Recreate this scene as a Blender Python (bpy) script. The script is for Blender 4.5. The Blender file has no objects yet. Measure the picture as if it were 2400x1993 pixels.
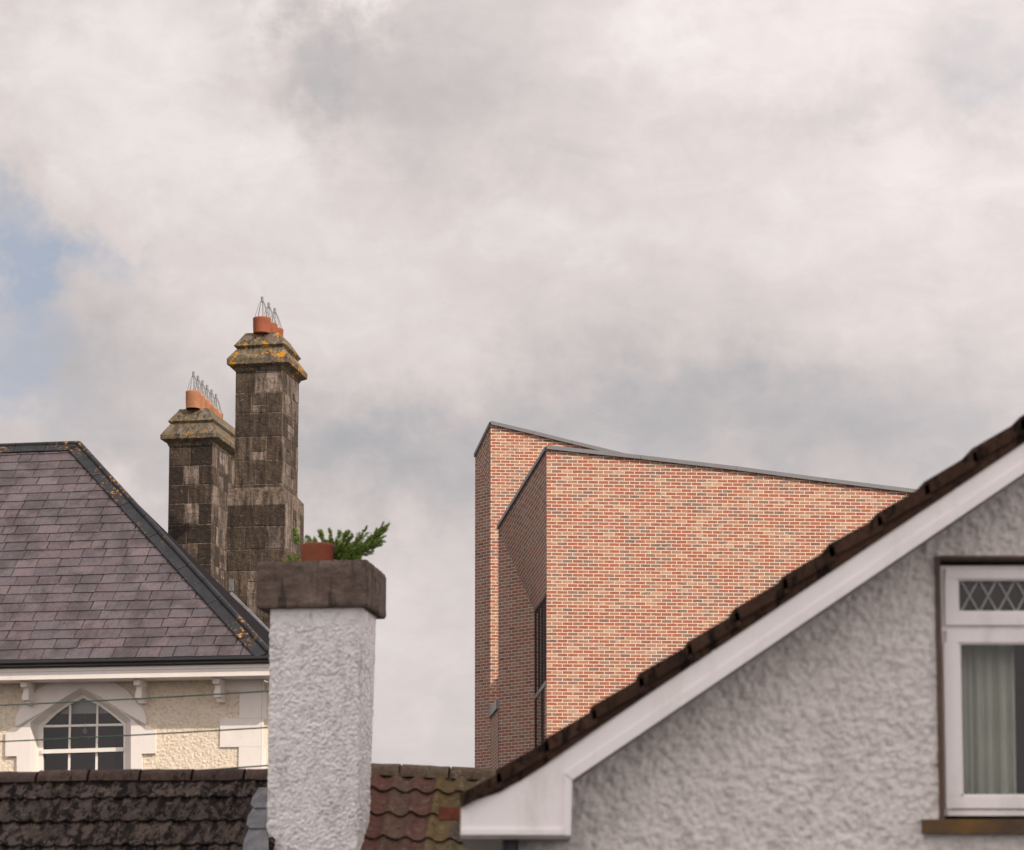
import bpy, math, random
from mathutils import Vector, Matrix, noise
random.seed(7)
R = math.radians
scene = bpy.context.scene
col = scene.collection

# ---------------------------------------------------------------- camera
CZ = 4.3                       # eye height above the lower street
F = 5667.0                     # focal length in photo pixels (85 mm on 36 mm, photo 2400 wide)
PY = 1594.0                    # photo row of the optical axis
PITCH = math.atan(606 / F)
cd = bpy.data.cameras.new('camera')
cam = bpy.data.objects.new('camera', cd); col.objects.link(cam)
cam.location = (0, 0, CZ)
cam.rotation_euler = (R(90) + PITCH, 0, 0)
cd.sensor_width = 36; cd.lens = 85
cd.shift_y = (PY - 996.5) / 2400
cd.clip_start = 0.5; cd.clip_end = 6000
cd.dof.use_dof = True; cd.dof.focus_distance = 50; cd.dof.aperture_fstop = 3.6
scene.camera = cam
# ---------------------------------------------------------------- light
SUN_AZ, SUN_EL = R(46), R(35)          # azimuth to the right of straight behind the camera
sdir = Vector((math.sin(SUN_AZ) * math.cos(SUN_EL), -math.cos(SUN_AZ) * math.cos(SUN_EL), math.sin(SUN_EL)))
sl = bpy.data.lights.new('sun', 'SUN'); sl.energy = 4.1; sl.angle = R(0.5); sl.color = (1.0, 0.89, 0.76)
sun = bpy.data.objects.new('sun', sl); col.objects.link(sun)
sun.rotation_euler = sdir.to_track_quat('Z', 'Y').to_euler()
scene.view_settings.view_transform = 'Standard'
scene.view_settings.look = 'None'
scene.view_settings.exposure = 0.0
scene.view_settings.gamma = 1.0

def ray(x, y):
    """direction through a photo pixel, scaled so that its Y is 1"""
    u = (x - 1200) / F; v = (PY - y) / F
    c, s = math.cos(PITCH), math.sin(PITCH)
    Y = c - s * v; Z = s + c * v
    return Vector((u / Y, 1, Z / Y))
def P(x, y, Y):
    return Vector((0, 0, CZ)) + ray(x, y) * Y

# ---------------------------------------------------------------- node helpers
class NT:
    def __init__(s, tree): s.t = tree; s.n = tree.nodes; s.l = tree.links
    def add(s, typ, ins=None, **kw):
        n = s.n.new(typ)
        for k, v in kw.items(): setattr(n, k, v)
        for k, v in (ins or {}).items(): s.set(n, k, v)
        return n
    def set(s, n, k, v):
        sock = n.inputs[k]
        if isinstance(v, bpy.types.NodeSocket): s.l.new(v, sock)
        elif isinstance(v, bpy.types.Node): s.l.new(v.outputs[0], sock)
        else: sock.default_value = v
    def math(s, op, a, b=0.0, c=0.0, clamp=False):
        n = s.add('ShaderNodeMath', {0: a, 1: b, 2: c}, operation=op); n.use_clamp = clamp; return n.outputs[0]
    def vmath(s, op, a, b=(0, 0, 0), out=0):
        n = s.add('ShaderNodeVectorMath', {0: a, 1: b}, operation=op); return n.outputs[out]
    def mix(s, f, a, b, mode='MIX'):
        n = s.add('ShaderNodeMix', data_type='RGBA', blend_type=mode)
        s.set(n, 0, f); s.set(n, 6, a); s.set(n, 7, b); return n.outputs[2]
    def ramp(s, f, stops, interp='LINEAR'):
        n = s.add('ShaderNodeValToRGB'); n.color_ramp.interpolation = interp
        e = n.color_ramp.elements
        while len(e) < len(stops): e.new(0.5)
        for i, (p, c) in enumerate(stops):
            e[i].position = p
            e[i].color = (c, c, c, 1) if isinstance(c, (int, float)) else (*c, 1)
        s.set(n, 0, f); return n.outputs[0]
    def noise(s, vec, scale, detail=4, rough=0.55, out=0, dist=0.0):
        return s.add('ShaderNodeTexNoise', {'Vector': vec, 'Scale': scale, 'Detail': detail, 'Roughness': rough, 'Distortion': dist}).outputs[out]
    def mapping(s, vec, scale=(1, 1, 1), loc=(0, 0, 0)):
        return s.add('ShaderNodeMapping', {'Vector': vec, 'Scale': scale, 'Location': loc}).outputs[0]
def c4(c): return (c[0], c[1], c[2], 1)

def material(name, rough=0.8, spec=0.3):
    m = bpy.data.materials.new(name); m.use_nodes = True
    nt = NT(m.node_tree); nt.n.clear()
    b = nt.add('ShaderNodeBsdfPrincipled', {'Roughness': rough, 'Specular IOR Level': spec})
    o = nt.add('ShaderNodeOutputMaterial', {'Surface': b.outputs[0]})
    nt.co = nt.add('ShaderNodeTexCoord').outputs['Object']
    nt.uv = nt.add('ShaderNodeTexCoord').outputs['UV']
    nt.b = b; nt.m = m
    return nt
def bump(nt, h, strength=0.5, dist=0.01, nrm=None):
    n = nt.add('ShaderNodeBump', {'Height': h, 'Strength': strength, 'Distance': dist})
    if nrm is not None: nt.set(n, 'Normal', nrm)
    return n.outputs[0]
def attr(nt, name='Col'):
    return nt.add('ShaderNodeAttribute', attribute_name=name).outputs['Color']
def attrv(nt, name='Col'):
    return nt.add('ShaderNodeAttribute', attribute_name=name).outputs['Fac']

# ---------------------------------------------------------------- world: Nishita sky under broken cloud
w = bpy.data.worlds.new('World'); scene.world = w; w.use_nodes = True
nt = NT(w.node_tree); nt.n.clear()
sky = nt.add('ShaderNodeTexSky', sky_type='NISHITA'); sky.sun_disc = False
sky.sun_elevation = SUN_EL; sky.sun_rotation = R(180) - SUN_AZ
dirv = nt.add('ShaderNodeTexCoord').outputs['Generated']
def sky_dir(x, y): return ray(x, y).normalized()
warp = nt.vmath('SCALE', nt.vmath('SUBTRACT', nt.noise(dirv, 9, 5, 0.6, out=1), (0.5, 0.5, 0.5)), (0, 0, 0))
warp.node.inputs['Scale'].default_value = 0.085
warp2 = nt.vmath('SCALE', nt.vmath('SUBTRACT', nt.noise(dirv, 34, 6, 0.62, out=1), (0.5, 0.5, 0.5)), (0, 0, 0))
warp2.node.inputs['Scale'].default_value = 0.06
dw = nt.vmath('ADD', nt.vmath('ADD', dirv, warp), warp2)
def blob(x, y, rx, ry, src=None):
    """soft patch of cloud in the direction of photo pixel (x, y); radii in photo pixels"""
    d = sky_dir(x, y)
    v = nt.vmath('SUBTRACT', src or dw, tuple(d))
    v = nt.vmath('MULTIPLY', v, (F / rx * 0.97, F / rx * 0.97, F / ry * 0.97))
    q = nt.math('MULTIPLY', nt.vmath('LENGTH', v, out=1), nt.vmath('LENGTH', v, out=1))
    return nt.math('EXPONENT', nt.math('MULTIPLY', q, -1.0))
val = nt.math('ADD', 0.54, 0.0)
for (x, y, rx, ry, a) in [
    (420, 110, 420, 130, .15), (60, 120, 260, 260, .05), (790, 20, 120, 50, .20), (520, 400, 300, 130, .11), (260, 330, 260, 160, .08), (640, 90, 60, 60, .10), (620, 330, 120, 60, .06),
    (700, 175, 170, 80, -.17), (1000, 150, 400, 110, -.07), (1250, 250, 330, 110, -.03), (1700, 110, 420, 190, .11), (2330, 60, 130, 90, -.07), (1960, 230, 160, 70, -.09), (2350, 230, 120, 110, -.12), (1500, 60, 200, 80, .05),
    (1250, 480, 360, 140, .07), (1850, 620, 420, 200, .07), (720, 520, 200, 100, .03), (900, 640, 500, 160, .06), (1330, 560, 200, 80, .05), (2200, 430, 300, 120, .06),
    (820, 1080, 340, 120, -.17), (1300, 960, 600, 110, -.08), (1900, 1010, 600, 140, -.11), (250, 900, 220, 170, -.10), (1050, 1210, 120, 70, -.06),
    (330, 1120, 90, 60, .10), (960, 1500, 260, 200, .11), (60, 640, 190, 330, -.04), (460, 660, 280, 130, .05), (0, 400, 120, 60, -.05), (860, 800, 300, 90, .05)]:
    val = nt.math('ADD', val, nt.math('MULTIPLY', blob(x, y, rx, ry), a))
fb = nt.noise(dirv, 15, 7, 0.60, dist=0.4)
fb2 = nt.noise(nt.mapping(dirv, (1, 1, 1.9)), 34, 6, 0.62, dist=0.6)
val = nt.math('ADD', val, nt.math('MULTIPLY', nt.math('SUBTRACT', fb, 0.5), 0.17))
val = nt.math('ADD', val, nt.math('MULTIPLY', nt.math('SUBTRACT', fb2, 0.5), 0.18))
cloud = nt.ramp(val, [(0.22, (.35, .36, .39)), (0.36, (.47, .46, .475)), (0.50, (.63, .575, .568)), (0.62, (.755, .685, .665)), (0.78, (.93, .88, .865))])
bl = nt.math('ADD', nt.math('MULTIPLY', blob(-10, 480, 130, 120), 0.70), nt.math('MULTIPLY', blob(130, 620, 160, 70), 0.60))
bl = nt.math('ADD', bl, nt.math('MULTIPLY', blob(0, 690, 120, 90), 0.70))
bl = nt.math('ADD', bl, nt.math('MULTIPLY', blob(-20, 870, 210, 100), 0.65))
bl = nt.math('ADD', bl, nt.math('MULTIPLY', blob(-80, 1000, 300, 60), 0.25))
bl = nt.math('ADD', bl, nt.math('MULTIPLY', blob(2380, 250, 120, 70), 0.25))
bl = nt.math('ADD', bl, nt.math('MULTIPLY', nt.math('SUBTRACT', fb, 0.5), 0.35), clamp=True)
bl = nt.math('ADD', bl, nt.math('MULTIPLY', nt.math('SUBTRACT', fb2, 0.5), 0.7), clamp=True)
blm = nt.ramp(bl, [(0.16, 0.0), (0.80, 0.80)])
# clear patches show the Nishita sky thinned by high haze
skyc = nt.mix(1.0, sky.outputs[0], (0.085, 0.085, 0.085, 1), 'MULTIPLY')
clear = nt.mix(0.80, skyc, (.40, .475, .60, 1))
final = nt.mix(blm, cloud, clear)
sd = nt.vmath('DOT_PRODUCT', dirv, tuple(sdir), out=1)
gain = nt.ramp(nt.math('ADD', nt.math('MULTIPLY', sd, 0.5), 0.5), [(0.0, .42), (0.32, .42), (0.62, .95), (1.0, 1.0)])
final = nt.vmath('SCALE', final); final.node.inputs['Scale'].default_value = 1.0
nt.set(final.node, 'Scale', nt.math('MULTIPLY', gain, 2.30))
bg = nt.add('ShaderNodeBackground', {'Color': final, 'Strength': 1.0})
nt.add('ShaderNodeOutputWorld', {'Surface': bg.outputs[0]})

# ---------------------------------------------------------------- mesh helper
class MB:
    def __init__(s): s.v = []; s.f = []; s.c = []; s.uvs = []; s.sm = []
    def face(s, pts, c=(1, 1, 1), uv=None, smooth=False):
        i = len(s.v); s.v += [tuple(p) for p in pts]; s.f.append(tuple(range(i, i + len(pts))))
        s.c.append(c); s.uvs.append(uv); s.sm.append(smooth)
    def idx(s, verts, faces, c=(1, 1, 1), smooth=False, uv=None):
        i = len(s.v); s.v += [tuple(p) for p in verts]
        for k, f in enumerate(faces):
            s.f.append(tuple(i + j for j in f)); s.c.append(c[k] if isinstance(c, list) else c)
            s.uvs.append([uv[j] for j in f] if uv else None); s.sm.append(smooth)
    def box(s, o, ax, ay, az, c=(1, 1, 1)):
        """corner o and three edge vectors"""
        o = Vector(o); ax = Vector(ax); ay = Vector(ay); az = Vector(az)
        p = [o, o + ax, o + ax + ay, o + ay]; p += [q + az for q in p]
        fs = [(0, 3, 2, 1), (4, 5, 6, 7), (0, 1, 5, 4), (1, 2, 6, 5), (2, 3, 7, 6), (3, 0, 4, 7)]
        if ax.cross(ay).dot(az) < 0: fs = [tuple(reversed(f)) for f in fs]
        s.idx(p, fs, c)
    def prism(s, poly, ext, c=(1, 1, 1), uv=None):
        """planar outline pushed along ext; uv for the first face"""
        poly = [Vector(p) for p in poly]; ext = Vector(ext); n = len(poly)
        s.face(poly, c, uv)
        s.face([p + ext for p in reversed(poly)], c, list(reversed(uv)) if uv else None)
        for i in range(n):
            a, b = poly[i], poly[(i + 1) % n]
            if uv:
                ua, ub = uv[i], uv[(i + 1) % n]; L = ext.length
                s.face([b, a, a + ext, b + ext], c, [ub, ua, (ua[0] + L, ua[1]), (ub[0] + L, ub[1])])
            else: s.face([b, a, a + ext, b + ext], c)
    def tube(s, pts, r, n=8, c=(1, 1, 1), cap=True):
        pts = [Vector(p) for p in pts]; rs = r if isinstance(r, list) else [r] * len(pts)
        vs = []; fs = []
        for i, p in enumerate(pts):
            d = (pts[min(i + 1, len(pts) - 1)] - pts[max(i - 1, 0)]).normalized()
            a = d.cross(Vector((0.13, 0.31, 0.94))).normalized(); b = d.cross(a)
            for k in range(n):
                t = 2 * math.pi * k / n; vs.append(p + (a * math.cos(t) + b * math.sin(t)) * rs[i])
        for i in range(len(pts) - 1):
            for k in range(n):
                k2 = (k + 1) % n; fs.append((i * n + k, i * n + k2, (i + 1) * n + k2, (i + 1) * n + k))
        s.idx(vs, fs, c, True)
        if cap:
            s.face([vs[k] for k in range(n)], c); s.face([vs[(len(pts) - 1) * n + k] for k in reversed(range(n))], c)
    def lathe(s, base, prof, n=28, c=(1, 1, 1)):
        base = Vector(base); vs = []; fs = []
        for (r, z) in prof:
            for k in range(n):
                t = 2 * math.pi * k / n; vs.append(base + Vector((r * math.cos(t), r * math.sin(t), z)))
        for i in range(len(prof) - 1):
            for k in range(n):
                k2 = (k + 1) % n; fs.append((i * n + k, i * n + k2, (i + 1) * n + k2, (i + 1) * n + k))
        s.idx(vs, fs, c, True)
    def build(s, name, mat, parent=None, label=None):
        me = bpy.data.meshes.new(name); me.from_pydata(s.v, [], s.f); me.update()
        at = me.color_attributes.new('Col', 'FLOAT_COLOR', 'CORNER')
        data = []
        for f, c in zip(s.f, s.c): data += [c[0], c[1], c[2], 1.0] * len(f)
        at.data.foreach_set('color', data)
        if any(u is not None for u in s.uvs):
            uvl = me.uv_layers.new(name='UVMap'); d = []
            for f, u in zip(s.f, s.uvs):
                for k in range(len(f)): d += list(u[k]) if u else [0, 0]
            uvl.data.foreach_set('uv', d)
        me.polygons.foreach_set('use_smooth', s.sm)
        if mat: me.materials.append(mat)
        o = bpy.data.objects.new(name, me); col.objects.link(o)
        if parent is not None:
            o.parent = parent
            m = Matrix.Translation(-(world_loc(parent))); me.transform(m)
        else:
            pass
        if label: o['label'] = label
        return o
def world_loc(o):
    v = Vector(o.location)
    while o.parent: o = o.parent; v += Vector(o.location)
    return v
def thing(name, label, cat, loc=(0, 0, 0), group=None):
    o = bpy.data.objects.new(name, None); col.objects.link(o); o.location = loc
    o.empty_display_size = 0.3
    o['label'] = label; o['category'] = cat
    if group: o['group'] = group
    return o
def tag(o, label, cat, group=None):
    o['label'] = label; o['category'] = cat
    if group: o['group'] = group
    return o

# ---------------------------------------------------------------- frames: upright local systems (u along the front, v away, z up)
class Frame:
    def __init__(s, x, y, Y, tan):
        """origin on the ray of pixel (x, y) at depth Y; front runs right and towards the camera by tan"""
        p = P(x, y, Y); s.o = Vector((p.x, p.y, 0)); k = 1 / math.sqrt(1 + tan * tan)
        s.u = Vector((k, -tan * k, 0)); s.v = Vector((tan * k, k, 0))
    def p(s, u, v, z): return s.o + s.u * u + s.v * v + Vector((0, 0, z))
    def hit(s, x, y, v=0.0):
        """local (u, z) where the pixel's ray meets the upright plane at v"""
        d = ray(x, y); o = Vector((0, 0, CZ))
        n = s.v; t = (s.o + s.v * v - o).dot(n) / d.dot(n); q = o + d * t
        return ((q - s.o).dot(s.u), q.z)
    def hp(s, x, y, v=0.0):
        u, z = s.hit(x, y, v); return s.p(u, v, z)
def plane_hit(x, y, o, n):
    d = ray(x, y); c = Vector((0, 0, CZ)); t = (o - c).dot(n) / d.dot(n); return c + d * t

# ================================================================ MATERIALS
def brick_mat(name, in_shade=0.0):
    nt = material(name, 0.85, 0.2)
    uv = nt.uv
    jit = nt.vmath('SCALE', nt.vmath('SUBTRACT', nt.noise(uv, 9, 2, out=1), (.5, .5, .5))); jit.node.inputs['Scale'].default_value = 0.008
    uvj = nt.vmath('ADD', uv, jit)
    br = nt.add('ShaderNodeTexBrick', {'Vector': uvj, 'Color1': (0, 0, 0, 1), 'Color2': (1, 1, 1, 1), 'Mortar': (.5, .5, .5, 1),
        'Scale': 1.0, 'Mortar Size': 0.0072, 'Mortar Smooth': 0.25, 'Bias': 0.0, 'Brick Width': 0.225, 'Row Height': 0.075})
    br.offset = 0.5; br.offset_frequency = 2; br.squash = 1
    rnd = br.outputs[0]
    lowf = nt.noise(nt.mapping(uv, (.7, 2.4, 1)), 1.0, 5, .6)
    f = nt.math('ADD', nt.math('MULTIPLY', rnd, 0.80), nt.math('MULTIPLY', nt.math('SUBTRACT', lowf, 0.40), 1.15), clamp=True)
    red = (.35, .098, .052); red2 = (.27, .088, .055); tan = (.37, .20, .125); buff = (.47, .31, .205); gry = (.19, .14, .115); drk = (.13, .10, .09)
    if in_shade:  # darker copy: shade of the splayed walls put into the brick colours
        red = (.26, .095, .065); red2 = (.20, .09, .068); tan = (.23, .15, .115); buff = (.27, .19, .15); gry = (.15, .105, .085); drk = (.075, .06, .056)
    cc = nt.ramp(f, [(0.0, drk), (0.09, gry), (0.17, red2), (0.30, red), (0.47, tan), (0.55, gry), (0.61, red), (0.70, tan), (0.84, buff), (0.95, gry)], 'CONSTANT')
    n1 = nt.noise(nt.mapping(uv, (5, 14, 1)), 2.4, 4, 0.6)
    cc = nt.mix(nt.ramp(n1, [(.38, 0.0), (.72, 0.8)]), cc, c4(tan))
    n2 = nt.noise(uv, 55, 3)
    cc = nt.mix(0.55, cc, nt.mix(1.0, cc, nt.ramp(n2, [(.3, .45), (.7, 1.35)]), 'MULTIPLY'))
    mort = (.82, .68, .58, 1) if not in_shade else (.55, .44, .37, 1)
    mo = nt.mix(nt.noise(uv, 20, 2), mort, tuple(x * 0.82 for x in mort[:3]) + (1,))
    out = nt.mix(br.outputs[1], cc, mo)
    nt.set(nt.b, 'Base Color', out)
    h = nt.math('ADD', nt.math('MULTIPLY', br.outputs[1], -1.0), nt.math('MULTIPLY', n2, 0.35))
    nt.set(nt.b, 'Normal', bump(nt, h, 0.5, 0.004))
    return nt.m
M_brick = brick_mat('red_blend_brick'); M_brick_shade = brick_mat('shade_blend_brick', 1)

def plain(name, color, rough=0.5, spec=0.4, var=0.12, scale=6, metal=0.0, bmp=0.0, bscale=60, dirt=None):
    nt = material(name, rough, spec)
    n = nt.noise(nt.co, scale, 5, 0.6)
    lo = tuple(x * (1 - var) for x in color); hi = tuple(min(1, x * (1 + var)) for x in color)
    c = nt.ramp(n, [(.3, lo), (.7, hi)])
    if dirt:
        d = nt.ramp(nt.noise(nt.mapping(nt.co, (1, 1, .35)), scale * 2.3, 6, .7), [(.52, 0.0), (.72, dirt[1])])
        c = nt.mix(d, c, c4(dirt[0]))
    nt.set(nt.b, 'Base Color', c); nt.b.inputs['Metallic'].default_value = metal
    if bmp: nt.set(nt.b, 'Normal', bump(nt, nt.noise(nt.co, bscale, 4), bmp, 0.005))
    return nt.m
M_coping = plain('grey_aluminium', (.17, .17, .178), 0.42, 0.5, 0.06, 3, 0.3)
M_black = plain('black_metal', (.010, .010, .011), 0.7, 0.1, 0.2)
M_transom = plain('grey_metal', (.16, .155, .16), 0.4, 0.5, 0.05)
M_upvc = plain('white_upvc', (.84, .80, .79), 0.4, 0.45, 0.04, 2.5, dirt=((.50, .47, .40), .4))
M_upvc_soffit = plain('shade_upvc', (.30, .28, .24), 0.6, 0.3, 0.2, 8)  # upvc darkened: shade under the soffit put into the colour
M_white = plain('white_paint', (.78, .72, .67), 0.55, 0.3, 0.04, 4, dirt=((.55, .48, .40), .22), bmp=.1)
M_sash = plain('white_gloss_paint', (.78, .74, .68), 0.4, 0.4, 0.04, 6)
M_gutter = plain('black_gutter', (.012, .012, .013), 0.35, 0.5, 0.2)
M_cable = plain('green_plastic', (.030, .085, .060), 0.5, 0.4, 0.15, 20)
M_wire = plain('galvanised_wire', (.20, .20, .20), 0.5, 0.5, 0.15, 30, 0.3)
M_lead = plain('lead', (.115, .115, .125), 0.6, 0.3, 0.3, 7, 0.0, .4, 18, dirt=((.30, .29, .29), .5))
M_curtain = plain('curtain_cloth', (.80, .80, .70), 0.9, 0.1, 0.08, 3)
M_blind = plain('pale_blind', (.50, .48, .46), 0.9, 0.1, 0.04)
M_interior = plain('dim_room', (.055, .048, .048), 0.9, 0.1, 0.15, 1.2)
M_interior_brown = plain('dim_brown_wall', (.15, .11, .10), 0.9, 0.1, 0.05)
M_brown = plain('brown_reveal_paint', (.10, .062, .045), 0.6, 0.3, 0.2, 12)
M_bark = plain('bark', (.10, .07, .045), 0.9, 0.1, 0.3, 30)
M_redbrick = plain('red_clay_brick', (.17, .055, .035), 0.85, 0.2, 0.25, 12, bmp=.5)
M_ground = plain('asphalt', (.055, .055, .055), 0.9, 0.2, 0.25, .5)
M_roofback = plain('roof_felt', (.05, .048, .048), 0.9, 0.2, 0.2, 2)

def sill_mat():
    nt = material('painted_sill', 0.6, 0.3)
    c = nt.ramp(nt.noise(nt.co, 7, 4), [(.35, (.075, .045, .028)), (.65, (.16, .085, .02))])
    nt.set(nt.b, 'Base Color', c); return nt.m
M_sill = sill_mat()
def glass_mat():
    nt = material('window_glass', 0.02, 0.5)
    g = nt.b; nt.set(g, 'Base Color', (.01, .012, .014, 1))
    out = [n for n in nt.n if n.type == 'OUTPUT_MATERIAL'][0]
    tr = nt.add('ShaderNodeBsdfTransparent', {'Color': (.80, .83, .82, 1)})
    gl = nt.add('ShaderNodeBsdfGlossy', {'Roughness': 0.012})
    fr = nt.add('ShaderNodeFresnel', {'IOR': 1.5})
    mx = nt.add('ShaderNodeMixShader', {0: fr.outputs[0], 1: tr.outputs[0], 2: gl.outputs[0]})
    nt.l.new(mx.outputs[0], out.inputs[0]); return nt.m
M_glass = glass_mat()
def dark_glass_mat():
    nt = material('dark_glass', 0.015, 0.5); nt.set(nt.b, 'Base Color', (.012, .013, .015, 1)); nt.b.inputs['IOR'].default_value = 1.6; return nt.m
M_dglass = dark_glass_mat()

def roughcast(name, base, dark, scale, strength, dist, stain=None):
    nt = material(name, 0.9, 0.15)
    v = nt.add('ShaderNodeTexVoronoi', {'Vector': nt.vmath('ADD', nt.co, nt.vmath('SCALE', nt.noise(nt.co, scale * .6, 2, out=1))), 'Scale': scale})
    nt.n[v.name].feature = 'F1'
    n = nt.noise(nt.co, scale * 0.9, 4, 0.65)
    h = nt.math('ADD', nt.math('MULTIPLY', v.outputs[0], -0.8), n)
    nt.set(nt.b, 'Normal', bump(nt, h, strength, dist))
    n3 = nt.noise(nt.co, 1.7, 5, 0.6)
    c = nt.mix(nt.ramp(n3, [(.35, 0.0), (.75, .5)]), c4(base), c4(dark))
    pit = nt.ramp(nt.noise(nt.co, scale * 0.55, 5, 0.7), [(.34, .72), (.52, 0.0)])
    c = nt.mix(pit, c, c4(tuple(x * .66 for x in dark)))
    if stain:
        st = nt.ramp(nt.noise(nt.mapping(nt.co, (3, 3, 1.1)), 1.6, 5, .7), [(.54, 0.0), (.70, stain[1])])
        c = nt.mix(st, c, c4(stain[0]))
    nt.set(nt.b, 'Base Color', c); return nt.m
M_rough_white = roughcast('white_roughcast', (.88, .855, .845), (.80, .775, .76), 30, 0.45, 0.010, ((.40, .35, .31), .55))
M_rough_grey = roughcast('grey_roughcast', (.83, .785, .75), (.75, .70, .665), 36, 0.5, 0.009, ((.50, .455, .41), .35))
M_rough_cream = roughcast('cream_pebbledash', (.85, .735, .59), (.81, .69, .545), 40, 0.5, 0.010, ((.66, .52, .37), .3))

def stone_mat(name, lichen=0.0):
    nt = material(name, 0.92, 0.15)
    c = attr(nt)
    n = nt.noise(nt.co, 14, 6, 0.68)
    c = nt.mix(0.8, c, nt.mix(1.0, c, nt.ramp(n, [(.25, .35), (.75, 1.65)]), 'MULTIPLY'))
    streak = nt.ramp(nt.noise(nt.mapping(nt.co, (9, 9, 1.6)), 1.4, 6, .7), [(.42, 0.0), (.62, .88)])
    c = nt.mix(streak, c, (.035, .027, .022, 1))
    pale = nt.ramp(nt.noise(nt.mapping(nt.co, (1, 1, 1), (7, 3, 1)), 22, 5, .75), [(.60, 0.0), (.70, .9)])
    c = nt.mix(nt.math('MULTIPLY', pale, 0.6), c, (.40, .33, .26, 1))
    if lichen:
        gr = nt.ramp(nt.noise(nt.mapping(nt.co, (1, 1, 1), (1, 8, 3)), 4.5, 5, .65), [(.44, 0.0), (.64, .55 if lichen > 0 else .75)])
        c = nt.mix(gr, c, (.15, .112, .052, 1))
        li = nt.ramp(nt.noise(nt.mapping(nt.co, (1, 1, 1), (4, 2, 6)), 5.5, 6, .72), [(.575 - .035 * lichen, 0.0), (.60 - .035 * lichen, .95)])
        c = nt.mix(li, c, (.52, .24, .018, 1))
        sp = nt.ramp(nt.noise(nt.mapping(nt.co, (1, 1, 1), (9, 5, 2)), 17, 4, .7), [(.64, 0.0), (.68, .9)])
        c = nt.mix(sp, c, (.55, .50, .42, 1))
    nt.set(nt.b, 'Base Color', c)
    b1 = nt.math('ADD', nt.noise(nt.co, 30, 6, .7), nt.math('MULTIPLY', nt.noise(nt.mapping(nt.co, (1, 1, 4)), 40, 3), .6))
    nt.set(nt.b, 'Normal', bump(nt, nt.math('ADD', b1, nt.math('MULTIPLY', nt.noise(nt.co, 11, 3), 1.2)), 0.9, 0.035))
    return nt.m
M_stone = stone_mat('sooty_stone'); M_stone_cap = stone_mat('lichened_stone', -1.1); M_stone_cap2 = stone_mat('orange_lichened_stone', 0.35)

def concrete_cap_mat():
    nt = material('weathered_concrete', 0.95, 0.1)
    c = nt.ramp(nt.noise(nt.co, 5, 6, .65), [(.3, (.095, .07, .056)), (.7, (.20, .155, .13))])
    st = nt.ramp(nt.noise(nt.mapping(nt.co, (8, 8, .9)), 1.1, 3, .6), [(.52, 0.0), (.62, .7)])
    c = nt.mix(st, c, (.035, .028, .024, 1))
    sp = nt.ramp(nt.noise(nt.co, 42, 3, .7), [(.28, .7), (.38, 0.0)])
    c = nt.mix(sp, c, (.04, .03, .027, 1))
    nt.set(nt.b, 'Base Color', c)
    nt.set(nt.b, 'Normal', bump(nt, nt.noise(nt.co, 22, 6, .7), 0.8, 0.02)); return nt.m
M_ccap = concrete_cap_mat()

def slate_mat():
    nt = material('purple_slate', 0.6, 0.25)
    c = attr(nt)
    n = nt.noise(nt.mapping(nt.co, (1, 1, .35)), 2.6, 6, .7)
    dk = nt.ramp(n, [(.46, 0.0), (.60, .8)])
    c = nt.mix(dk, c, (.045, .036, .036, 1))
    n2 = nt.noise(nt.co, 22, 5, .7)
    c = nt.mix(.6, c, nt.mix(1.0, c, nt.ramp(n2, [(.3, .6), (.7, 1.35)]), 'MULTIPLY'))
    sp = nt.ramp(nt.noise(nt.mapping(nt.co, (1, 1, 1), (5, 1, 2)), 11, 3, .8), [(.74, 0.0), (.76, .7)])
    c = nt.mix(sp, c, (.38, .34, .27, 1))
    nt.set(nt.b, 'Base Color', c)
    nt.set(nt.b, 'Normal', bump(nt, nt.noise(nt.co, 45, 4), 0.35, 0.006)); return nt.m
M_slate = slate_mat()
def hip_mat():
    nt = material('black_clay', 0.55, 0.22)
    c = nt.ramp(nt.noise(nt.co, 6, 4), [(.3, (.010, .011, .014)), (.7, (.020, .021, .025))])
    z = nt.ramp(nt.noise(nt.mapping(nt.co, (1, 1, 1), (3, 1, 4)), 1.1, 3), [(.47, 0.0), (.62, 1.0)])
    li = nt.ramp(nt.noise(nt.co, 18, 6, .75), [(.56, 0.0), (.59, .95)])
    c = nt.mix(nt.math('MULTIPLY', li, z), c, (.48, .22, .03, 1))
    gp = nt.ramp(nt.noise(nt.co, 40, 3, .75), [(.66, 0.0), (.70, .8)])
    c = nt.mix(gp, c, (.24, .22, .18, 1))
    nt.set(nt.b, 'Base Color', c); nt.set(nt.b, 'Normal', bump(nt, nt.noise(nt.co, 25, 4), .3, .01)); return nt.m
M_hip = hip_mat()
def tile_mat(name, moss, mossc=(.010, .008, .007), speck=(.20, .165, .115), lo=.42):
    nt = material(name, 0.95, 0.1)
    c = attr(nt)
    n2 = nt.noise(nt.co, 18, 6, .7)
    c = nt.mix(.8, c, nt.mix(1.0, c, nt.ramp(n2, [(.25, .5), (.75, 1.5)]), 'MULTIPLY'))
    sp = nt.ramp(nt.noise(nt.mapping(nt.co, (1, 1, 1), (2, 7, 4)), 13, 5, .7), [(.58, 0.0), (.66, .8)])
    c = nt.mix(sp, c, c4(speck))
    if moss:
        mo = nt.ramp(nt.noise(nt.mapping(nt.co, (1.15, .5, .5)), 12.5, 7, .75), [(lo, 0.0), (lo + .06, moss)])
        c = nt.mix(mo, c, c4(mossc))
    nt.set(nt.b, 'Base Color', c)
    nt.set(nt.b, 'Normal', bump(nt, nt.noise(nt.co, 26, 6, .7), .8, .02)); return nt.m
M_tile_dark = tile_mat('mossy_concrete_tile', .97, speck=(.135, .11, .075), lo=.48)
M_tile_red = tile_mat('mixed_pantile', .75, lo=.60)
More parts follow.
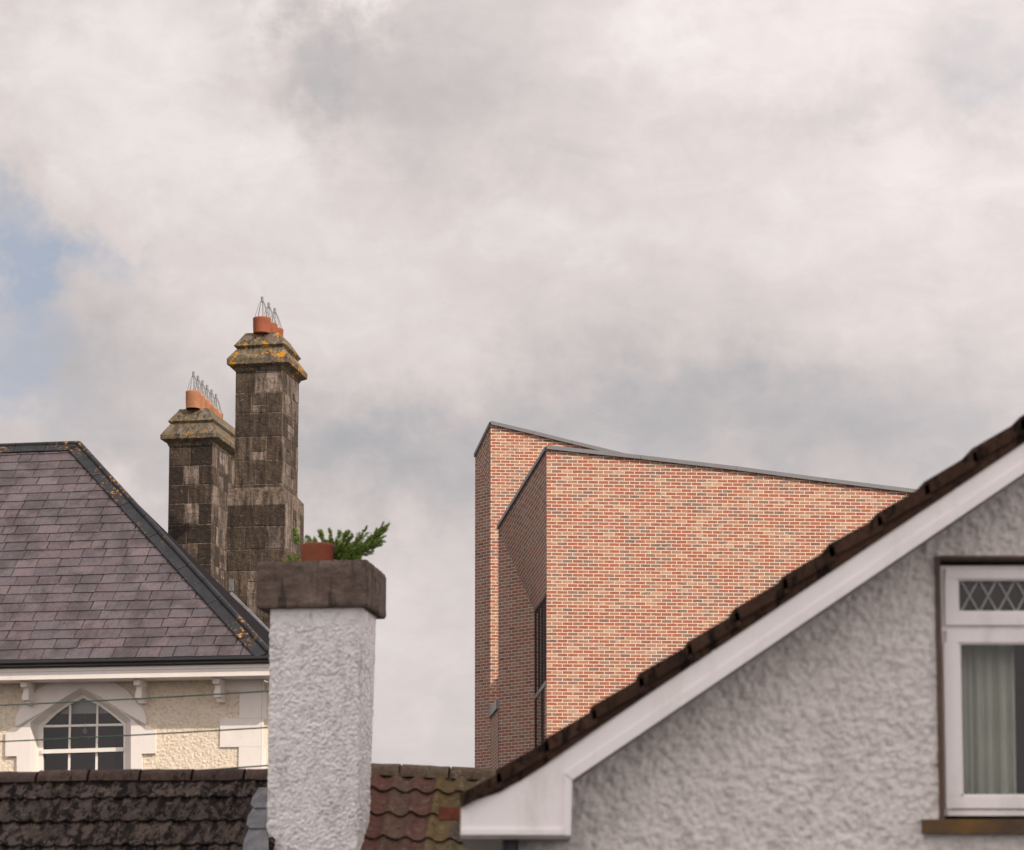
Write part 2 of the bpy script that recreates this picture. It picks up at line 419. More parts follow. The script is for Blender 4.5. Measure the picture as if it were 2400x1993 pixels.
M_ridge_dark = tile_mat('dark_ridge_tile', .7, speck=(.11, .075, .05), lo=.56)
M_verge = tile_mat('brown_verge_tile', .9, speck=(.085, .05, .03), lo=.52)
def pot_mat(name, a, b, green):
    nt = material(name, 0.85, 0.2)
    c = nt.ramp(nt.noise(nt.co, 6, 5), [(.3, a), (.7, b)])
    g = nt.ramp(nt.noise(nt.mapping(nt.co, (1, 1, .5), (3, 3, 3)), 5, 5, .7), [(.50, 0.0), (.64, green)])
    c = nt.mix(g, c, (.14, .11, .045, 1))
    nt.set(nt.b, 'Base Color', c); nt.set(nt.b, 'Normal', bump(nt, nt.noise(nt.co, 30, 4), .3, .006)); return nt.m
M_pot = pot_mat('terracotta', (.22, .066, .036), (.30, .095, .05), .4)
M_pot_old = pot_mat('weathered_terracotta', (.30, .125, .065), (.40, .18, .10), .85)
M_pot_red = pot_mat('red_terracotta', (.20, .055, .03), (.27, .08, .045), .2)
def leaf_mat():
    nt = material('juniper_foliage', 0.7, 0.2)
    c = attr(nt); nt.set(nt.b, 'Base Color', c)
    nt.b.inputs['Subsurface Weight'].default_value = 0.0
    return nt.m
M_leaf = leaf_mat()

# ================================================================ SETTING
g = MB(); g.face([(-1500, -1500, 0), (1500, -1500, 0), (1500, 1500, 0), (-1500, 1500, 0)])
o = g.build('ground', M_ground); o['kind'] = 'structure'

# unseen cloud mesh, added behind the camera to shade the near houses
def make_sun_blocker():
    T = 170.0
    hz = Vector((sdir.x, sdir.y, 0)).normalized(); q = Vector((hz.y * -1, hz.x, 0))      # q: horizontal, square to the sun
    if q.y < 0: q = -q
    cen = Vector((0, 0, CZ + 2)) + sdir * T
    base = q * (16.6 - 60) + Vector((hz.x, hz.y, 0)) * (Vector((0, 15, 0)).dot(hz))
    cen = cen + base
    up = q.cross(sdir).normalized()
    mb = MB(); vs = []; fs = []; nu, nv = 72, 36
    for j in range(nv + 1):
        for i in range(nu):
            th = math.pi * j / nv; ph = 2 * math.pi * i / nu
            d = Vector((math.sin(th) * math.cos(ph), math.sin(th) * math.sin(ph), math.cos(th)))
            r = 1 + 0.35 * (noise.noise(d * 2.6) * abs(d.z)) + .12 * noise.noise(d * 7) * abs(d.z)
            vs.append(cen + q * (60 * d.x * r) + up * (60 * d.y * r) + sdir * (14 * d.z * r))
    for j in range(nv):
        for i in range(nu):
            i2 = (i + 1) % nu; fs.append((j * nu + i, j * nu + i2, (j + 1) * nu + i2, (j + 1) * nu + i))
    mb.idx(vs, fs, smooth=True)
    o = mb.build('cloud', plain('cloud', (.9, .9, .9), 1, 0, .02, .05)); o['kind'] = 'structure'  # this cloud is an added sun blocker outside the view
make_sun_blocker()

# ================================================================ MODERN BRICK BUILDING
bb = thing('brick_building', 'modern angular red brick building with sloping grey coping, beyond the white gable', 'building', (2.0, 53, 0))
dG = Vector((-.088, .996, 0)); dM = Vector((.996, .088, 0))
def XY(x, y, Y): p = P(x, y, Y); return Vector((p.x, p.y, 0))
E0 = XY(1281, 1400, 51.2)                     # near corner of the big sunlit wall
def along(o, d, x, y=1400):
    """distance from o along horizontal d to the upright line seen at pixel x"""
    a = ray(x, y).x; return (a * o.y - o.x) / (d.x - a * d.y)
Sr = E0 + dG * along(E0, dG, 1253)            # back end of the tall window
dS = Vector((-.676, .737, 0))
Sl = Sr + dS * along(Sr, dS, 1168)
E1 = Sl + dG * along(Sl, dG, 1150)            # corner of the rear wall
dS1 = Vector((-.616, .788, 0))
L1 = E1 + dS1 * along(E1, dS1, 1113.5)
def on(o, d, x, y):
    """point of the upright plane through o along d seen at pixel (x, y)"""
    n = Vector((d.y, -d.x, 0)); return plane_hit(x, y, o, n)
def wall_uv(pts, o, d, flip=1, off=0): return [(((p - o).dot(d)) * flip + off, p.z) for p in pts]
Z0 = 0.0
def ground_of(p): return Vector((p.x, p.y, Z0))
wall = MB()
# big front wall
top_px = [(1281, 1054), (1501, 1077.5), (1724, 1103.5), (1933, 1131), (2143, 1157), (2500, 1203)]
top = [on(E0, dM, *p) for p in top_px]
poly = [ground_of(E0)] + [ground_of(top[-1])] + list(reversed(top))
wall.prism(poly, Vector((.088, -.996, 0)) * -.30, uv=wall_uv(poly, E0, dM))
# rear wall
top2_px = [(1150, 996), (1249, 1019.5), (1340, 1042), (1451, 1069), (1700, 1128), (2100, 1220)]
top2 = [on(E1, dM, *p) for p in top2_px]
poly = [ground_of(E1)] + [ground_of(top2[-1])] + list(reversed(top2))
wall.prism(poly, Vector((.088, -.996, 0)) * -.30, uv=wall_uv(poly, E1, dM, off=.1))
wo = wall.build('wall', M_brick, bb)
# shaded splayed walls
sh = MB()
fT = on(Sl, dS, 1168, 1240); fB = on(Sr, dS, 1253, 1432)
poly = [ground_of(Sl), ground_of(Sr), fB, fT]
sh.prism(poly, Vector((.737, .676, 0)) * .28, uv=wall_uv(poly, Sl, dS, -1))
# warped wall between the splay and the front corner
A = on(E0, dM, 1281, 1056); Bc = on(E0, dM, 1281, 1394)
NS, NTT = 26, 30
grid = []
for j in range(NTT + 1):
    t = j / NTT; a = fB.lerp(fT, t); b = Bc.lerp(A, t)
    grid.append([a.lerp(b, i / NS) for i in range(NS + 1)])
for j in range(NTT):
    for i in range(NS):
        q = [grid[j][i], grid[j][i + 1], grid[j + 1][i + 1], grid[j + 1][i]]
        uvq = [((NS - k[1]) / NS * 3.0, k[0] / NTT * 30 * .075) for k in ((j, i), (j, i + 1), (j + 1, i + 1), (j + 1, i))]
        sh.face(q, uv=uvq)
# rear splay and its raked triangle
B1 = on(L1, dS1, 1113.5, 1072); C1 = on(E1, dS1, 1150, 1164); A1 = on(E1, dS1, 1150, 997)
poly = [ground_of(L1), ground_of(E1), C1, B1]
sh.prism(poly, Vector((.788, .616, 0)) * .25, uv=wall_uv(poly, L1, dS1, -1))
rk = (A1 - B1).normalized(); rn = Vector((0, 0, 1)) - rk * rk.z; rn.normalize()
sh.prism([B1, C1, A1], Vector((.788, .616, 0)) * .25, uv=[((p - B1).dot(rk), (p - B1).dot(rn)) for p in (B1, C1, A1)])
# short return wall under the grey capping
nW = Vector((-.996, -.088, 0))
wl = ((Sl - E1).length)
T0 = on(E1, dG, 1150, 1684); T1 = on(Sl, dG, 1168, 1661)
poly = [ground_of(E1), ground_of(Sl), T1, T0]
sh.face(poly, uv=wall_uv(poly, E1, dG, -1))
# hidden block added between the two parapets to shade the strip's lower part
zb = on(E1, dM, 1150, 1572).z
p0 = Vector((Sl.x + .03, Sl.y + .5, 0))
sh.box(p0, dM * 9, Vector((.12, 1.55, 0)), (0, 0, zb))
sh.build('splayed_wall', M_brick_shade, bb, 'dark shaded brick wall with raking courses')
# copings
def coping(pts, out, h=.085, over=.075, thick=.42, name='coping', drop=0.0):
    """metal capping along a chain of wall-top points; out = horizontal normal of the face"""
    for a, b in zip(pts[:-1], pts[1:]):
        mb = MB()
        d = (b - a); ln = d.length; d.normalize(); a2 = a; b2 = b - d * .006
        f0 = a2 + out * over; f1 = b2 + out * over; r0 = a2 - out * thick; r1 = b2 - out * thick
        up = Vector((0, 0, h)); dn = Vector((0, 0, -.0))
        mb.idx([f0 + dn, f1 + dn, r1 + dn, r0 + dn, f0 + up, f1 + up, r1 + up, r0 + up],
               [(0, 3, 2, 1), (4, 5, 6, 7), (0, 1, 5, 4), (1, 2, 6, 5), (2, 3, 7, 6), (3, 0, 4, 7)])
        mb.build(name, M_coping, bb)
nM = Vector((.088, -.996, 0)); nS = Vector((-.737, -.676, 0)); nS1 = Vector((-.788, -.616, 0))
coping(top, nM); coping(top2, nM)
pts = [fT.lerp(A, k / 5) for k in range(6)]
coping(pts, Vector((-.93, -.36, 0)), over=.045, thick=.35)
coping([B1, A1], nS1, over=.04, thick=.2)
mb = MB()
mb.box(T0 + nW * .05 - dG * 0, (T1 - T0) * .995, -nW * .25, Vector((0, 0, .215)))
mb.build('capping', M_coping, bb, 'small grey metal capping at the foot of the sunlit strip')
# tall window in the recess
dW = -dG
Lw = (E0 - Sr).length
head_a = fB; head_b = Bc
def wpt(s, z, outw=0.0): return Sr + dW * (s * Lw) + nW * outw + Vector((0, 0, z))
zh = lambda s: fB.z + (Bc.z - fB.z) * s
win = MB(); win.face([wpt(0, Z0 + .4, -.004), wpt(1, Z0 + .4, -.004), wpt(1, zh(1), -.004), wpt(0, zh(0), -.004)])
wf = MB()
def s_of(x): return along(Sr, dW, x) / Lw
zt = on(Sr, dW, 1253, 1636).z; zt1 = on(Sr, dW, 1280, 1600).z
def bar(x0, x1, z0, z1):
    s0, s1 = s_of(x0), s_of(x1)
    wf.box(wpt(s0, z0, -.08), dW * ((s1 - s0) * Lw), nW * .083, (0, 0, z1 - z0))
bar(1252.5, 1256.6, Z0 + .4, zh(.05)); bar(1268.2, 1272.4, Z0 + .4, zh(.5))
bar(1261, 1264.4, zt, zh(.2)); bar(1275.4, 1279.2, zt1, zh(.8))
wf.box(wpt(0, zh(0) - .10, -.08), (head_b - head_a) * .985, nW * .084, (0, 0, .10))
fo = wf.build('window_frame', M_black, bb)
win.build('window_pane', M_dglass, fo)
tr = MB(); tr.box(wpt(0, zt - .05, -.07), (wpt(1, zt1) - wpt(0, zt)) * .985, nW * .08, (0, 0, .10)); tr.build('transom', M_transom, fo)
# movement joint
mj = MB(); a = on(E0, dM, 2045, 1150) + nM * .002
mj.box(Vector((a.x, a.y, 0)), dM * .012, nM * .002, (0, 0, a.z)); mj.build('movement_joint', plain('mastic', (.62, .48, .38)), bb)

# ================================================================ SLATE-ROOFED HOUSE
TAN = .165
H = Frame(300, 1700, 31.0, TAN)
sh_house = thing('slate_roofed_house', 'cream pebbledashed house with purple slate hipped roof and pointed window', 'house', H.p(-3, 3, 0))
EV = -.50                                                 # eave projection
uc, _ = H.hit(609, 1700)                                  # wall corner
UL = -6.5
pitch = R(45)
ez = H.hit(300, 1541, EV)[1]                              # slate edge height
rn_ = (H.v * -math.sin(pitch) + Vector((0, 0, math.cos(pitch)))).normalized()
eo = H.p(0, EV, ez)
sdirv = (H.v * math.cos(pitch) + Vector((0, 0, math.sin(pitch)))).normalized()
def roof_st(x, y):
    q = plane_hit(x, y, eo, rn_) - eo; return q.dot(H.u), q.dot(sdirv)
rs, rt = roof_st(184, 1045)
hs, ht = roof_st(640, 1546)
ht0 = 0.0
def hip_s(t): return hs + (rs - hs) * (t - ht) / (rt - ht)
def rp(s, t, n=0.0): return eo + H.u * s + sdirv * t + rn_ * n
def clip(poly, a, b):
    """keep the side left of line a->b in (s, t)"""
    out = []; n = len(poly)
    def sd(p): return (b[0] - a[0]) * (p[1] - a[1]) - (b[1] - a[1]) * (p[0] - a[0])
    for i in range(n):
        p, q = poly[i], poly[(i + 1) % n]; dp, dq = sd(p), sd(q)
        if dp >= 0: out.append(p)
        if dp * dq < 0:
            k = dp / (dp - dq); out.append((p[0] + (q[0] - p[0]) * k, p[1] + (q[1] - p[1]) * k))
    return out
sl_ = MB(); gau = rt / 25.0; sw = .305
rnd = random.Random(3)
for r_ in range(26):
    t0 = r_ * gau - (.02 if r_ == 0 else 0)
    s = UL + (0 if r_ % 2 else sw / 2) + rnd.uniform(-.02, .02)
    while s < hs + .2:
        wdt = sw * (1 + rnd.uniform(-.05, .05)) if rnd.random() > .12 else sw * .62
        j = [rnd.uniform(-.005, .005) for _ in range(4)]
        y0 = t0 + rnd.uniform(-.006, .006); dip = rnd.uniform(-.007, .007)
        poly = [(s + .005 + j[0], y0 + dip), (s + wdt * .3, y0 + rnd.uniform(-.004, .004)), (s + wdt * .7, y0 + rnd.uniform(-.004, .004)), (s + wdt - .005 + j[1], y0 - dip), (s + wdt - .005 + j[1], t0 + gau + .05), (s + .005 + j[0], t0 + gau + .05)]
        poly = clip(poly, (hip_s(0), 0), (hip_s(rt), rt))
        poly = clip(poly, (100, rt), (-100, rt)) if False else [(a_, min(b_, rt)) for a_, b_ in poly]
        if len(poly) > 2:
            k = rnd.gauss(0, 1); v = max(.6, 1 + .10 * k); hue = rnd.uniform(-1, 1)
            c = (.092 * v * (1 + .06 * hue), .073 * v, .080 * v * (1 - .03 * hue))
            lift = .012 + rnd.uniform(-.001, .003)
            def hgt(t): return .004 + lift * max(0, 1 - (t - t0) / (gau + .05))
            pts = [rp(a_, b_, hgt(b_)) for a_, b_ in poly]
            sl_.face(pts, c)
            low = [p for p in poly if p[1] < t0 + gau * .5]
            for a_, b_ in zip(low[:-1], low[1:]):
                if a_[0] < b_[0]: sl_.face([rp(a_[0], a_[1], -.002), rp(b_[0], b_[1], -.002), rp(b_[0], b_[1], hgt(b_[1])), rp(a_[0], a_[1], hgt(a_[1]))], (.05, .04, .04))
        s += wdt
# under-deck and hidden side/back slopes
hipT = rp(rs, rt); hipB = rp(hip_s(0), 0)
ldeck = [rp(UL, 0, -.004), rp(hip_s(0), 0, -.004), rp(rs, rt, -.004), rp(UL, rt, -.004)]
sl_.face(ldeck, (.05, .04, .045))
backc = P(661, 1512, hipB.y + 1.9)
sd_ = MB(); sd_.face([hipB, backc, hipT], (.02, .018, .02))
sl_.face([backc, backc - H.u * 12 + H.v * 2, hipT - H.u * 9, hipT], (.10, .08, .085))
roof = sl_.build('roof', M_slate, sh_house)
sd_.build('side_slope', plain('dark_slate', (.020, .018, .020), 1.0, 0.0), roof)  # dark matt tiles of the side slope
# ridge and hip tiles
n2 = ((backc - hipB).normalized()).cross((hipT - hipB).normalized()); 
if n2.dot(H.u) < 0: n2 = -n2
def capline(a, b, f1, n1, f2, nn2, seg, w, name, rr=.038):
    d = (b - a); L = d.length; d.normalize(); k = max(1, int(L / seg)); st = L / k
    mb = MB()
    for i in range(k):
        o_ = a + d * (i * st + .004); e = d * (st - .008); lift = .022 + .003 * (i % 2)
        mb.box(o_ + n1 * lift, e, f1 * w, n1 * .016); mb.box(o_ + nn2 * lift, e, f2 * w * .55, nn2 * .016)
        up = (n1 + nn2).normalized()
        mb.tube([o_ + up * .035, o_ + up * .035 + e], rr, 10)
    mb.box(a + n1 * .015, d * L, f1 * (w * .985), n1 * .012)
    return mb.build(name, M_hip, roof)
hd = (hipT - hipB).normalized()
f1 = (-H.u - hd * (-H.u).dot(hd)); f1 = f1 - rn_ * f1.dot(rn_); f1.normalize()
f2 = (H.v - hd * H.v.dot(hd)); f2 = f2 - n2 * f2.dot(n2); f2.normalize()
capline(hipB, hipT, f1, rn_, f2, n2, .46, .17, 'hip_tiles', .042)
rb = (H.v * math.sin(pitch) + Vector((0, 0, math.cos(pitch))))
rl = rp(UL, rt)
capline(hipT, rl, -sdirv, rn_, (H.v * math.cos(pitch) - Vector((0, 0, math.sin(pitch)))), rb, .46, .16, 'ridge_tiles')
# flashing strip beside the tall chimney
fl = MB()
qa = H.p(0, 0, 0)
def roofpt(x, y, n): 
    q = plane_hit(x, y, eo, rn_); return q + rn_ * n
fp0, fp1 = roofpt(541, 1392, -.02), roofpt(655, 1512, -.02)
# walls
ww = MB()
wt = H.hit(300, 1590, EV)[1] + .02
# front wall with the window opening
apex = H.hit(195, 1629); sLft = H.hit(89, 1702); sRgt = H.hit(295, 1696)
uL, uR = sLft[0], sRgt[0]
oApex = H.hit(190.5, 1612); oL = H.hit(70.5, 1693); oR = H.hit(307, 1688)
zsill = H.hit(200, 2060)[1]
def wallpoly(pts, v=0.0): return [H.p(u, v, z) for u, z in pts]
uo0, uo1 = H.hit(68, 1700)[0], H.hit(309, 1700)[0]
wz = wt
zg_ = H.hit(300, 1840)[1]
ww.face(wallpoly([(UL, 0), (uo0, 0), (uo0, zg_), (UL, zg_)])); ww.face(wallpoly([(uo1, 0), (uc, 0), (uc, zg_), (uo1, zg_)]))
def dash(ua, ub):
    nx = int((ub - ua) / .010); nz = int((wz - zg_) / .010); vs = []
    for k in range(nz + 1):
        for i in range(nx + 1):
            u = ua + (ub - ua) * i / nx; z = zg_ + (wz - zg_) * k / nz; p = Vector((u * 38, z * 38, 2))
            vs.append(H.p(u, -(.010 * noise.noise(p) + .006 * noise.noise(p * 2.1)) - .002, z))
    ww.idx(vs, [(k * (nx + 1) + i, k * (nx + 1) + i + 1, (k + 1) * (nx + 1) + i + 1, (k + 1) * (nx + 1) + i) for k in range(nz) for i in range(nx)], smooth=True)
dash(H.hit(-60, 1700)[0], uo0); dash(uo1, uc)
ww.face(wallpoly([(UL, zg_), (H.hit(-60, 1700)[0], zg_), (H.hit(-60, 1700)[0], wz), (UL, wz)]))

ww.face(wallpoly([(uo0, 0), (uo1, 0), (uo1, zsill), (uo0, zsill)]))
ww.face(wallpoly([(uo0, oL[1]), oApex, (oApex[0], wz), (uo0, wz)])); ww.face(wallpoly([oApex, (uo1, oR[1]), (uo1, wz), (oApex[0], wz)]))
ww.face([H.p(uc, 0, 0), H.p(uc, 3.2, 0), H.p(uc, 3.2, wz), H.p(uc, 0, wz)])
ww.face([H.p(uc, 3.2, 0), H.p(UL, 3.2, 0), H.p(UL, 3.2, wz), H.p(uc, 3.2, wz)])
ww.build('wall', M_rough_cream, sh_house)
# window surround
def arc(p, q, bulge, n=6):
    """points from p to q bowed outwards"""
    out = []
    for k in range(n + 1):
        t = k / n; x = p[0] + (q[0] - p[0]) * t; y = p[1] + (q[1] - p[1]) * t; b = 4 * t * (1 - t) * bulge
        dx, dy = q[0] - p[0], q[1] - p[1]; L = math.hypot(dx, dy); out.append((x - dy / L * b, y + dx / L * b))
    return out
sv = -.04
def hp_list(l, v=sv): return [H.hit(x, y, v) for x, y in l]
outerL = hp_list([(190, 1560), (114, 1580), (80, 1622), (57, 1651), (44, 1664), (37, 1682), (36, 1716), (12.5, 1717), (12.5, 1773), (39, 1772.5), (39, 2060)])
outerR = hp_list([(190, 1560), (268, 1578), (298, 1618), (322, 1649), (336, 1662), (342, 1680), (342, 1712), (364, 1711), (364, 1766), (332, 1767), (332, 2060)])
ia = H.hit(190.5, 1612, sv); il = hp_list([(150, 1635), (110, 1662), (71, 1693), (69.5, 2060)]); ir = hp_list([(232, 1632), (270, 1657), (307, 1688), (306, 2060)])
def clipz(u, z): return (u, min(z, wt))
su = MB()
def ribbon(outer, inner, flip):
    # stitch outer and inner chains by fan
    i = j = 0; tri = []
    while i < len(outer) - 1 or j < len(inner) - 1:
        if j == len(inner) - 1 or (i < len(outer) - 1 and (i + 1) / (len(outer) - 1) <= (j + 1) / (len(inner) - 1)):
            tri.append((outer[i], outer[i + 1], inner[j])); i += 1
        else: tri.append((outer[i], inner[j + 1], inner[j])); j += 1
    for t in tri:
        p = [H.p(a, sv, min(z, wt - .01)) for a, z in t]
        su.face(p if flip else list(reversed(p)))
    for a, b in zip(outer[:-1], outer[1:]):
        su.face([H.p(a[0], sv, min(a[1], wt - .01)), H.p(b[0], sv, min(b[1], wt - .01)), H.p(b[0], .01, min(b[1], wt - .01)), H.p(a[0], .01, min(a[1], wt - .01))])
ribbon(outerL, [ia] + il, True); ribbon(outerR, [ia] + ir, False)
# splayed reveal: from the surround's inner edge back to the sash
RV = .17
inL = [H.hit(x, y, RV) for x, y in [(193.5, 1629), (158, 1648), (122, 1674), (89, 1702), (88, 2060)]]
inR = [H.hit(x, y, RV) for x, y in [(193.5, 1629), (232, 1648), (268, 1674), (295, 1697), (294, 2060)]]
for chain, inn in (([ia] + il, inL), ([ia] + ir, inR)):
    for k in range(len(inn) - 1):
        su.face([H.p(chain[k][0], sv, chain[k][1]), H.p(chain[k + 1][0], sv, chain[k + 1][1]), H.p(inn[k + 1][0], RV, inn[k + 1][1]), H.p(inn[k][0], RV, inn[k][1])])
su.build('window_surround', M_white, sh_house, 'white painted pointed stone surround with toothed blocks')
# sash
sa = MB()
def frame_strip(chain, inn, v0, v1):
    for k in range(len(chain) - 1):
        a, b, c_, d_ = chain[k], chain[k + 1], inn[k + 1], inn[k]
        sa.face([H.p(a[0], v0, a[1]), H.p(b[0], v0, b[1]), H.p(c_[0], v0, c_[1]), H.p(d_[0], v0, d_[1])])
        sa.face([H.p(d_[0], v0, d_[1]), H.p(c_[0], v0, c_[1]), H.p(c_[0], v1, c_[1]), H.p(d_[0], v1, d_[1])])
gl_px_L = [(195, 1637), (163, 1652), (133, 1673), (101, 1703), (101, 2060)]; gl_px_R = [(195, 1637), (229, 1652), (260, 1674), (289.5, 1698), (289.5, 2060)]
gL = [H.hit(x, y, RV) for x, y in gl_px_L]; gR = [H.hit(x, y, RV) for x, y in gl_px_R]
frame_strip([(a, b + .01) for a, b in inL], gL, RV - .004, RV + .05); frame_strip([(a, b + .01) for a, b in inR], gR, RV - .004, RV + .05)
def hbar(x0, y0, x1, y1, h, v0, v1):
    a = H.hit(x0, y0, v0); b = H.hit(x1, y1, v0)
    sa.box(H.p(a[0], v0, a[1] - h / 2), H.p(b[0], v0, b[1]) - H.p(a[0], v0, a[1]), H.v * (v1 - v0), (0, 0, h))
hbar(101, 1702.5, 289, 1698.5, .030, RV + .012, RV + .05)
hbar(96, 1762, 289, 1756.5, .052, RV - .03, RV + .05)
hbar(101, 1990, 289, 1985, .06, RV, RV + .05)
for xm, ytop in ((163.5, 1652), (227.5, 1651)):
    a = H.hit(xm, ytop, RV); b = H.hit(xm, 1760, RV)
    sa.box(H.p(a[0] - .014, RV + .014, H.hit(xm, 2060, RV)[1]), H.u * .028, H.v * .034, (0, 0, a[1] - H.hit(xm, 2060, RV)[1]))
sash = sa.build('sash_window', M_sash, sh_house)
gp = MB(); pl = gL + list(reversed(gR)); gp.face([H.p(a, RV + .03, b) for a, b in pl]); gp.build('pane', M_glass, sash)
bd = MB(); b0 = H.hit(120, 1674, RV + .12); b1 = H.hit(290, 1672, RV + .12)
bd.box(H.p(b0[0], RV + .12, b0[1]), H.u * (b1[0] - b0[0]), H.v * .004, (0, 0, .6)); bd.build('roller_blind', M_blind, sash)
lp = MB(); q = H.hit(200, 1676, RV + .9); q2 = H.hit(200, 1708, RV + .9)
lp.tube([H.p(q[0], RV + .9, q[1] + .6), H.p(q[0], RV + .9, q2[1])], .004, 6); lp.lathe(H.p(q[0], RV + .9, q2[1] - .07), [(.0, 0), (.03, .005), (.035, .04), (.015, .08)], 12)
lp.build('bulb', M_sash, sash)
rm = MB()
rm.box(H.p(uL - .5, 1.9, 3), H.u * 4, H.v * .05, (0, 0, 5)); rm.box(H.p(uL - .5, RV + .3, 3), H.u * .05, H.v * 1.7, (0, 0, 5)); rm.box(H.p(uR + .5, RV + .3, 3), H.u * .05, H.v * 1.7, (0, 0, 5)); rm.box(H.p(uL - .5, RV + .2, wt + .02), H.u * 4, H.v * 2, (0, 0, .05))
rmo = rm.build('room', M_interior, sash)
dd = MB(); dd.box(H.p(H.hit(166, 1700, 1.8)[0], 1.84, 3), H.u * .62, H.v * .03, (0, 0, H.hit(200, 1671, 1.8)[1] - 3)); dd.build('inner_door', M_interior_brown, rmo)
# quoins at the corner
qn = MB()
qt = H.hit(560, 1619, -.025)[1]; q1 = H.hit(560, 1684, -.025)[1]; q2 = H.hit(560, 1751, -.025)[1]
un = H.hit(561, 1650, -.025)[0]; uw = H.hit(516, 1700, -.025)[0]
for (ul, za, zb_) in ((uw, qt, wt - .01), (un, q1, qt - .002), (uw, q2, q1 - .002), (un, q2 - .37, q2 - .002), (uw, q2 - .75, q2 - .372), (un, q2 - 1.2, q2 - .752)):
    qn.box(H.p(ul, -.025, za), H.u * (uc - ul + .025), H.v * .03, (0, 0, zb_ - za))
    qn.box(H.p(uc - .005, -.02, za), H.u * .03, H.v * (.25 if ul == un else .12), (0, 0, zb_ - za))
qn.build('quoins', M_white, sh_house)
# eaves
ef = MB()
zf0 = H.hit(300, 1589, EV)[1]; zf1 = H.hit(300, 1556, EV)[1] + .02
ue = hs + .34
ef.box(H.p(UL, EV, zf0), H.u * (ue - UL), H.v * .025, (0, 0, zf1 - zf0 - .03))
ef.box(H.p(UL, EV - .012, zf1 - .10), H.u * (ue - UL), H.v * .013, (0, 0, .022))
ef.box(H.p(UL, EV + .0255, zf0 + .004), H.u * (ue - UL), H.v * (-EV - .03), (0, 0, .02))
ef.box(H.p(ue - .025, EV + .026, zf0), H.u * .025, H.v * 2.6, (0, 0, zf1 - zf0))
ef.box(H.p(uc + .026, EV + .03, zf0 + .005), H.u * (ue - uc - .06), H.v * 2.6, (0, 0, .02))
ef.build('fascia', M_white, sh_house)
gu = MB(); zg = zf1 - .035
for k in range(1):
    prof = [(-.055 * math.cos(t) - 0.0, -.055 * math.sin(t)) for t in [math.pi * i / 8 for i in range(9)]]
    a0 = UL; a1 = ue + .03
    for i in range(8):
        (v0_, z0_), (v1_, z1_) = prof[i], prof[i + 1]
        gu.face([H.p(a0, EV - .06 + v0_, zg + .05 + z0_), H.p(a1, EV - .06 + v0_, zg + .05 + z0_), H.p(a1, EV - .06 + v1_, zg + .05 + z1_), H.p(a0, EV - .06 + v1_, zg + .05 + z1_)], smooth=True)
gu.box(H.p(a0, EV - .122, zg + .038), H.u * (a1 - a0), H.v * .012, (0, 0, .03))
gu.box(H.p(a0, EV - .02, zg - .02), H.u * (a1 - a0), H.v * .018, (0, 0, .115))
gu.build('gutter', M_gutter, sh_house)
# eave brackets: stepped scroll-like blocks
for xb in (52, 318, 503, -190):
    u0 = H.hit(xb, 1610, EV + .12)[0]; mb = MB()
    z1 = zf0
    for (va, vb, za, zb_, w_) in ((EV + .16, -.0, 0, .075, .085), (EV + .25, 0, .075, .155, .07), (EV + .23, 0, .155, .235, .085), (EV + .34, 0, .235, .29, .07)):
        mb.box(H.p(u0 - w_ / 2, va, z1 - zb_), H.u * w_, H.v * (vb - va), (0, 0, zb_ - za))
    mb.build('eave_bracket', M_white, sh_house)

# ---------------- stone chimneys of that house
def stone_block(mb, fr, u0, u1, v, z0, z1, rnd, axis='u', dark=.5, depth=.05):
    """one block face, slightly proud of the mortar, with softened edges"""
    g_ = .006; b = .009
    pr = rnd.uniform(.003, .012)
    k = rnd.random(); m = rnd.uniform(.75, 1.25)
    if k < dark: c = ((.055 if dark > .5 else .085) * m, (.042 if dark > .5 else .064) * m, (.034 if dark > .5 else .049) * m)
    elif k < dark + .35: c = (.125 * m, .092 * m, .068 * m)
    else: c = (.26 * m, .205 * m, .17 * m)
    def pt(a, z, o):
        return fr.p(a, v - o, z) if axis == 'u' else fr.p(v + o, a, z)
    a0, a1, y0, y1 = u0 + g_, u1 - g_, z0 + g_, z1 - g_
    n = 4; back = [pt(a0, y0, -.02), pt(a1, y0, -.02), pt(a1, y1, -.02), pt(a0, y1, -.02)]
    mid = [pt(a0, y0, pr * .4), pt(a1, y0, pr * .4), pt(a1, y1, pr * .4), pt(a0, y1, pr * .4)]
    j = lambda: rnd.uniform(-.004, .004)
    frn = [pt(a0 + b + j(), y0 + b + j(), pr), pt(a1 - b + j(), y0 + b + j(), pr), pt(a1 - b + j(), y1 - b + j(), pr), pt(a0 + b + j(), y1 - b + j(), pr)]
    vs = back + mid + frn; fs = [(8, 9, 10, 11)]
    for s_ in (0, 4):
        for i in range(4): fs.append((s_ + i, s_ + (i + 1) % 4, s_ + 4 + (i + 1) % 4, s_ + 4 + i))
    if axis != 'u': pass
    mb.idx(vs, fs, c)
